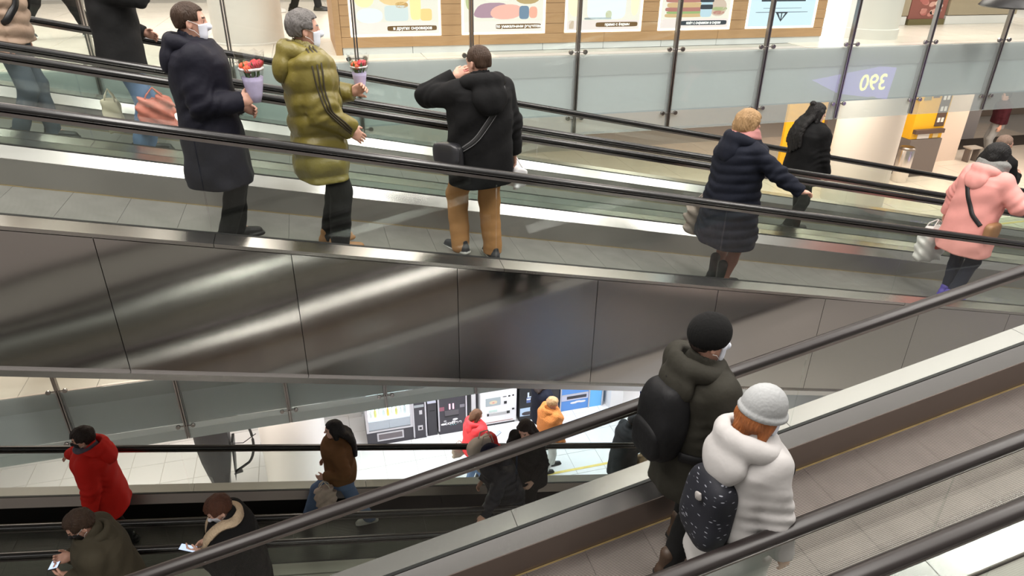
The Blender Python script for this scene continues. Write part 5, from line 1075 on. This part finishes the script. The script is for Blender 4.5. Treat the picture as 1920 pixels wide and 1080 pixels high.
def speck():
    m, n, b = nt('navy speckled nylon'); b.inputs['Roughness'].default_value = .7
    tc = n.nodes.new('ShaderNodeTexCoord'); mp_ = n.nodes.new('ShaderNodeMapping'); mp_.inputs['Scale'].default_value = (22, 22, 70); n.links.new(tc.outputs['Object'], mp_.inputs[0])
    t = n.nodes.new('ShaderNodeTexVoronoi'); t.inputs['Scale'].default_value = 1.0; n.links.new(mp_.outputs[0], t.inputs['Vector'])
    r = n.nodes.new('ShaderNodeValToRGB'); r.color_ramp.elements[0].position = .16; r.color_ramp.elements[0].color = (.30, .31, .36, 1); r.color_ramp.elements[1].position = .24; r.color_ramp.elements[1].color = (.009, .010, .017, 1)
    n.links.new(t.outputs['Distance'], r.inputs[0]); n.links.new(r.outputs[0], b.inputs['Base Color']); return m
SPK = speck()
e, bd = backpack(p, 'dark speckled backpack on the woman in white jacket', SPK, r=(.10, .155, .25), c=(-.215, 0, 1.07), vox=.009, pocket=False, strapmat=M_BLACK)
ce = V3(-.325, .0, 1.19)*p['s']; f = Field(ce-.08, ce+.08, .007); f.ell(ce+V3(.008, -.03, .02), V3(.012, .03, .036), rotx(.5), 0, p=1.3); im(e, p, (V3(-.215, 0, 1.07)*p['s']+V3(p['ax'](1.07*p['s']), 0, 0)-V3(0, 0, .25*p['s'])), 'patch', [f.mesh()], plain('grey patch', (.33, .31, .30), .6))

# --- lower walkway
PI = math.pi
p = person('person', 'person in red hooded coat resting a hand on the rail', (-2.56, 6.45), tC(-2.56), PI, H=1.66, slope=-TA, female=True, fat=1.06, lean=(.05, 0), feet=((.05, .1, .1), (-.05, -.1, -.1)), head=(.15, .12), vox=.010, hands=dict(R=(.42, -.46, 1.10), L=(.08, .34, .80)), handcurl=(.5, .6), handn=dict(R=(0, 0, 1)), coat=dict(mat=F_RED, off=.060, hem=.66, flare=.03, hood='down', hoodsize=1.15, collar=.05, straight=.85, sleeve=(.108, .1, .07)), trousers=dict(mat=J_BLACK), shoes=SH_BK, hair=dict(style='short', mat=H_DKBR, th=.022, rough=.008), mask=plain('black mask fabric', (.01, .01, .012), .8), scarf=dict(mat=plain('grey violet scarf', (.10, .09, .12), .9, var=.5, vscale=30), r=.038))
p = person('person', 'woman with long black hair and brown jacket striding left', (-.16, 6.70), tC(-.16), PI, H=1.63, slope=-TA, female=True, fat=1.12, lean=(.03, 0), feet=((-.30, .05, .05), (.46, -.06, 0)), crouch=.05, head=(.05, .05), vox=.010, hands=dict(L=(.20, .20, 1.02), R=(.15, -.2, 1.0)), coat=dict(mat=F_BROWN, off=.050, hem=.90, straight=.7, sleeve=(.092, .088, .062), wob=.009), trousers=dict(mat=J_BLUE, w=(.10, .085, .080)), shoes=SH_WH, hair=dict(style='long', mat=H_BLACK, th=.012, len=.46), skin=SKIN_P)
e = soft_bag(p, 'tote_bag', 'white and brown handbag carried by the woman in brown jacket', 'bag', p['wr'][0]+V3(.02, .06, .0), (.24, .10, .34), plain('cream brown hide', (.52, .42, .36), .8, var=.55, vscale=9), .006, hmat=plain('cream strap', (.62, .56, .48), .6))
def exs(P):
    s = P['s']; g = P['cf']; n = P['neck']; m = F_SHERPA
    for sg in (1, -1):
        pts = [n+V3(-.10, 0, .03)*s, n+V3(-.07, sg*.10, .03)*s, n+V3(.05, sg*.12, -.03)*s, V3(P['ax'](1.3*s)+.2, sg*.09*s, 1.28*s), V3(P['ax'](1.1*s)+.22, sg*.05*s, 1.10*s), V3(P['ax'](.9*s)+.2, sg*.04*s, .86*s)]
        o = sub(P, 'fleece_collar', ribbon(g, pts, .085*s, .004, .03), m)
F_SHERPA = plain('cream sherpa fleece', (.62, .48, .33), .95, var=.15, vscale=30, bump=.8, bscale=60)
p = person('person', 'man in black jacket with cream fleece collar looking at phone', (-1.12, 5.2), tC(-1.12), PI, H=1.88, slope=-TA, fat=1.1, lean=(.10, 0), feet=((.05, .1, .1), (-.05, -.1, -.1)), head=(.30, .50), vox=.0095, hands=dict(L=(.29, .08, 1.26), R=(.28, -.12, 1.18)), handcurl=((.9, (.9, -.1, .2)), .9), handn=dict(L=(-.2, .7, -.5)), elbow=dict(L=(-.6, .7, -.8), R=(-.6, -.6, -.8)), coat=dict(mat=F_BLACK, off=.06, hem=.66, flare=.02, straight=.85, collar=.05, sleeve=(.10, .09, .066)), trousers=dict(mat=J_BLACK), shoes=SH_BK, hair=dict(style='short', mat=H_AUBURN, th=.018, rough=.005), mask=True, extras=exs, skin=SKIN_P)
phone(p, 'lit phone held by the man with cream fleece collar', p['wr'][0]+V3(.11, -.01, .055), yaw=-.3, pitch=.25)
def exo(P):
    s = P['s']; hc, R = P['hc'], P['Rh']; Q = lambda x, y, z: hc+R@(V3(x, y, z)*s)
    m = MB()
    for sy in (-1, 1):
        m.tube([Q(.098, sy*.032+.024*math.cos(a), .004+.019*math.sin(a)) for a in np.linspace(0, 2*PI, 13)], .0028, 5); m.tube([Q(.095, sy*.056, .008), Q(0, sy*.083, .012)], .0026, 5)
    m.tube([Q(.101, -.010, .008), Q(.101, .010, .008)], .0026, 5); sub(P, 'glasses', m, M_BLACK)
p = person('person', 'man with glasses in drab olive jacket bent over his phone', (-2.12, 5.08), tC(-2.12), PI+.1, H=1.90, slope=-TA, fat=1.0, lean=(.16, 0), feet=((.05, .1, .1), (-.05, -.1, -.1)), head=(.30, .50), vox=.0095, hands=dict(L=(.30, .09, 1.22), R=(.30, -.07, 1.26)), handcurl=((1.1, (.8, -.3, .25)), (1.1, (.8, .3, .25))), handn=dict(L=(-.2, .6, -.6), R=(-.2, -.6, -.6)), elbow=dict(L=(-.6, .7, -.8), R=(-.6, -.7, -.8)), coat=dict(mat=F_OLDRAB, off=.06, hem=.66, straight=.85, hood='down', hoodsize=.8, collar=.04, sleeve=(.10, .092, .068)), trousers=dict(mat=J_BLACK), shoes=SH_BK, hair=dict(style='short', mat=H_BROWN, th=.012, rough=.007), extras=exo, mask=M_BLACK)
phone(p, 'lit phone held in both hands by the man in drab olive', (p['wr'][0]+p['wr'][1])/2+V3(.10, 0, .05), yaw=PI/2, pitch=.3)
p = person('person', 'dark haired woman in black looking down over the walkway rail', (2.20, 6.62), tC(2.20), PI+.75, H=1.76, slope=0, female=True, fat=1.12, lean=(.16, 0), head=(.12, .42), vox=.010, hands=dict(L=(.30, .22, 1.0), R=(.30, -.2, 1.0)), coat=dict(mat=F_BLACK, off=.045, hem=.70, straight=.7), trousers=dict(mat=J_BLACK), shoes=SH_BK, hair=dict(style='bob', mat=H_DKBR, th=.008, len=.14), skin=SKIN_P)
p = person('person', 'woman in dark navy coat and navy hat leaning on the rail', (1.78, 6.22), tC(1.78), PI+.15, H=1.66, slope=-TA, female=True, fat=1.2, lean=(.28, 0), head=(.1, .55), vox=.010, hands=dict(L=(.52, .40, .98), R=(.25, -.22, 1.0)), handcurl=(.45, .8), handn=dict(L=(0, .1, 1)), elbow=dict(L=(-.4, .7, -.4)), coat=dict(mat=fabric('dark navy quilt', (.009, .011, .020), .5), off=.06, hem=.55, straight=.8, sleeve=(.1, .09, .065), quilt=.012, hood='down'), trousers=dict(mat=J_BLACK), shoes=SH_BK, hair=dict(style='bob', mat=H_DKBR, th=.008, len=.12), hat=dict(mat=fabric('navy knit', (.010, .011, .032), .9, .5, 60), low=.0))
at = V3(.10, -.42, 1.20); e = item(p, 'tote_bag', 'cream and red tote bag held above the rail by two women in black', 'bag'); e.location = world(p, at-V3(0, 0, .2))
f = Field(at-V3(.3, .3, .3), at+V3(.3, .3, .3), .01); f.ell(at, V3(.20, .11, .21), rotx(.35)@roty(.3), .0, p=4.5); f.disp(lambda X, Y, Z: .007*np.sin(30*X+22*Z)); v_, q_ = f.mesh()
im(e, p, at-V3(0, 0, .2), 'body', [(v_, q_)], [plain('cream canvas', (.58, .52, .46), .8), plain('red canvas', (.62, .03, .03), .7)], mi=lambda c: ((c[:, 0]+.2) < .0).astype(int) if False else (c[:, 0] < -.06).astype(int))
for sg in (-1, 1): im(e, p, at-V3(0, 0, .2), 'handle', MB().tube([at+V3(-.08, sg*.06, .18), at+V3(-.05, sg*.05, .30), at+V3(.05, sg*.05, .30), at+V3(.08, sg*.06, .18)], .009, 6), MATS['cream canvas'])

# --- bottom floor passers-by
p = person('person', 'brown haired person in bright red jacket and jeans checking a phone', (2.20, 9.88), 0, .35, H=1.70, fat=1.14, female=True, vox=.012, lean=(.05, 0), feet=((.16, .08, 0), (-.26, -.08, 0)), head=(-.3, .35), hands=dict(R=(.36, -.12, 1.02), L=(.32, .10, 1.0)), coat=dict(mat=F_REDJ, off=.055, hem=.78, straight=.8, sleeve=(.095, .09, .065), hood='down', collar=.05), trousers=dict(mat=J_BLUE), shoes=SH_BK, hair=dict(style='bob', mat=hairmat('light brown hair', (.12, .055, .025)), th=.012))
phone(p, 'small phone held by the person in bright red jacket', p['wr'][1]+V3(.10, .02, .04), pitch=.4, glow=.6)
soft_bag(p, 'shoulder_bag', 'beige shoulder bag behind the bright red jacket', 'bag', V3(-.20, .22, .98), (.28, .10, .28), plain('beige leather', (.42, .33, .25), .6), .004)
p = person('person', 'blond person in orange fleece jacket on the bottom floor', (3.66, 9.86), 0, .15, H=1.72, fat=1.22, vox=.012, feet=((.14, .08, -.1), (-.10, -.08, -.1)), head=(-.5, .3), hands=dict(R=(.16, -.30, .84)), coat=dict(mat=F_ORANGE, off=.06, hem=.78, straight=.85, sleeve=(.1, .092, .07), hood='down', hoodsize=1.0, wob=.01), trousers=dict(mat=J_WHITE), shoes=SH_BK, hair=dict(style='short', mat=hairmat('fair hair', (.46, .28, .13)), th=.022, rough=.008))
p = person('person', 'person in dark navy jacket behind the orange fleece', (3.72, 10.55), 0, .2, H=1.72, fat=1.12, vox=.014, coat=dict(mat=F_NAVY2, off=.05, hem=.72), trousers=dict(mat=J_BLUE), shoes=SH_BK, hair=dict(style='bob', mat=H_DKBR, th=.012, len=.15), lite=True)
p = person('person', 'person in long black coat bending over a paper bag', (4.80, 8.95), 0, .1, H=1.76, fat=1.18, vox=.012, lean=(.14, 0), feet=((.12, .09, 0), (-.12, -.09, 0)), head=(-.1, .6), hands=dict(R=(.36, -.10, .98), L=(.34, .14, .98)), coat=dict(mat=F_BLACK2, off=.055, hem=.40, flare=.03, straight=.75, sleeve=(.092, .085, .065), collar=.05), trousers=dict(mat=J_BLACK), shoes=SH_BK, hair=dict(style='short', mat=H_BLACK, th=.02))
soft_bag(p, 'paper_bag', 'brown kraft paper bag carried by the person in long black coat', 'bag', p['wr'][1]+V3(.06, .0, -.02), (.34, .16, .38), plain('kraft paper', (.42, .27, .14), .8), .003)
p = person('person', 'person in dark blue seen just left of the black backpack', (6.05, 10.4), 0, 2.2, H=1.82, fat=1.1, vox=.016, coat=dict(mat=fabric('dark blue coat', (.012, .018, .07)), off=.05, hem=.6), trousers=dict(mat=J_DKBLUE), shoes=SH_BK, hair=dict(style='short', mat=H_DKBR, th=.012), lite=True)
# --- middle floor and top gallery
p = person('person', 'person in burgundy top and grey trousers at the right edge', (17.9, 14.4), L1, 2.6, H=1.76, fat=1.15, vox=.016, coat=dict(mat=fabric('burgundy knit', (.05, .008, .014)), off=.04, hem=.92), trousers=dict(mat=J_GREY, w=(.11, .09, .075)), shoes=SH_WH, hair=dict(style='short', mat=H_DKBR, th=.012), lite=True)
p = person('person', 'walker in black trousers striding on the gallery at top left', (-3.25, 11.3), L2, .05, H=1.80, fat=1.1, vox=.014, feet=((.40, .08, 0), (-.42, -.08, 0)), crouch=.06, coat=dict(mat=F_BLACK2, off=.05, hem=.80), trousers=dict(mat=J_BLACK, w=(.11, .09, .08)), shoes=dict(mat=plain('black white sneaker', (.03, .03, .035), .5), sole=M_WHITE), hair=dict(style='short', mat=H_DKBR, th=.012), lite=True)
p = person('person', 'walker with pale shoes on the gallery behind the two men', (-.55, 14.2), L2, .6, H=1.72, vox=.016, feet=((.20, .08, 0), (-.22, -.08, 0)), coat=dict(mat=F_BLACK2, off=.05, hem=.80), trousers=dict(mat=J_BLACK), shoes=SH_WH, hair=dict(style='short', mat=H_DKBR, th=.012), lite=True)
p = person('person', 'walker in dark shoes on the gallery left of the oak wall', (.10, 14.6), L2, -.2, H=1.75, vox=.016, feet=((.22, .08, 0), (-.22, -.08, 0)), coat=dict(mat=F_NAVY2, off=.05, hem=.80), trousers=dict(mat=J_BLACK), shoes=SH_BK, hair=dict(style='short', mat=H_DKBR, th=.012), lite=True)
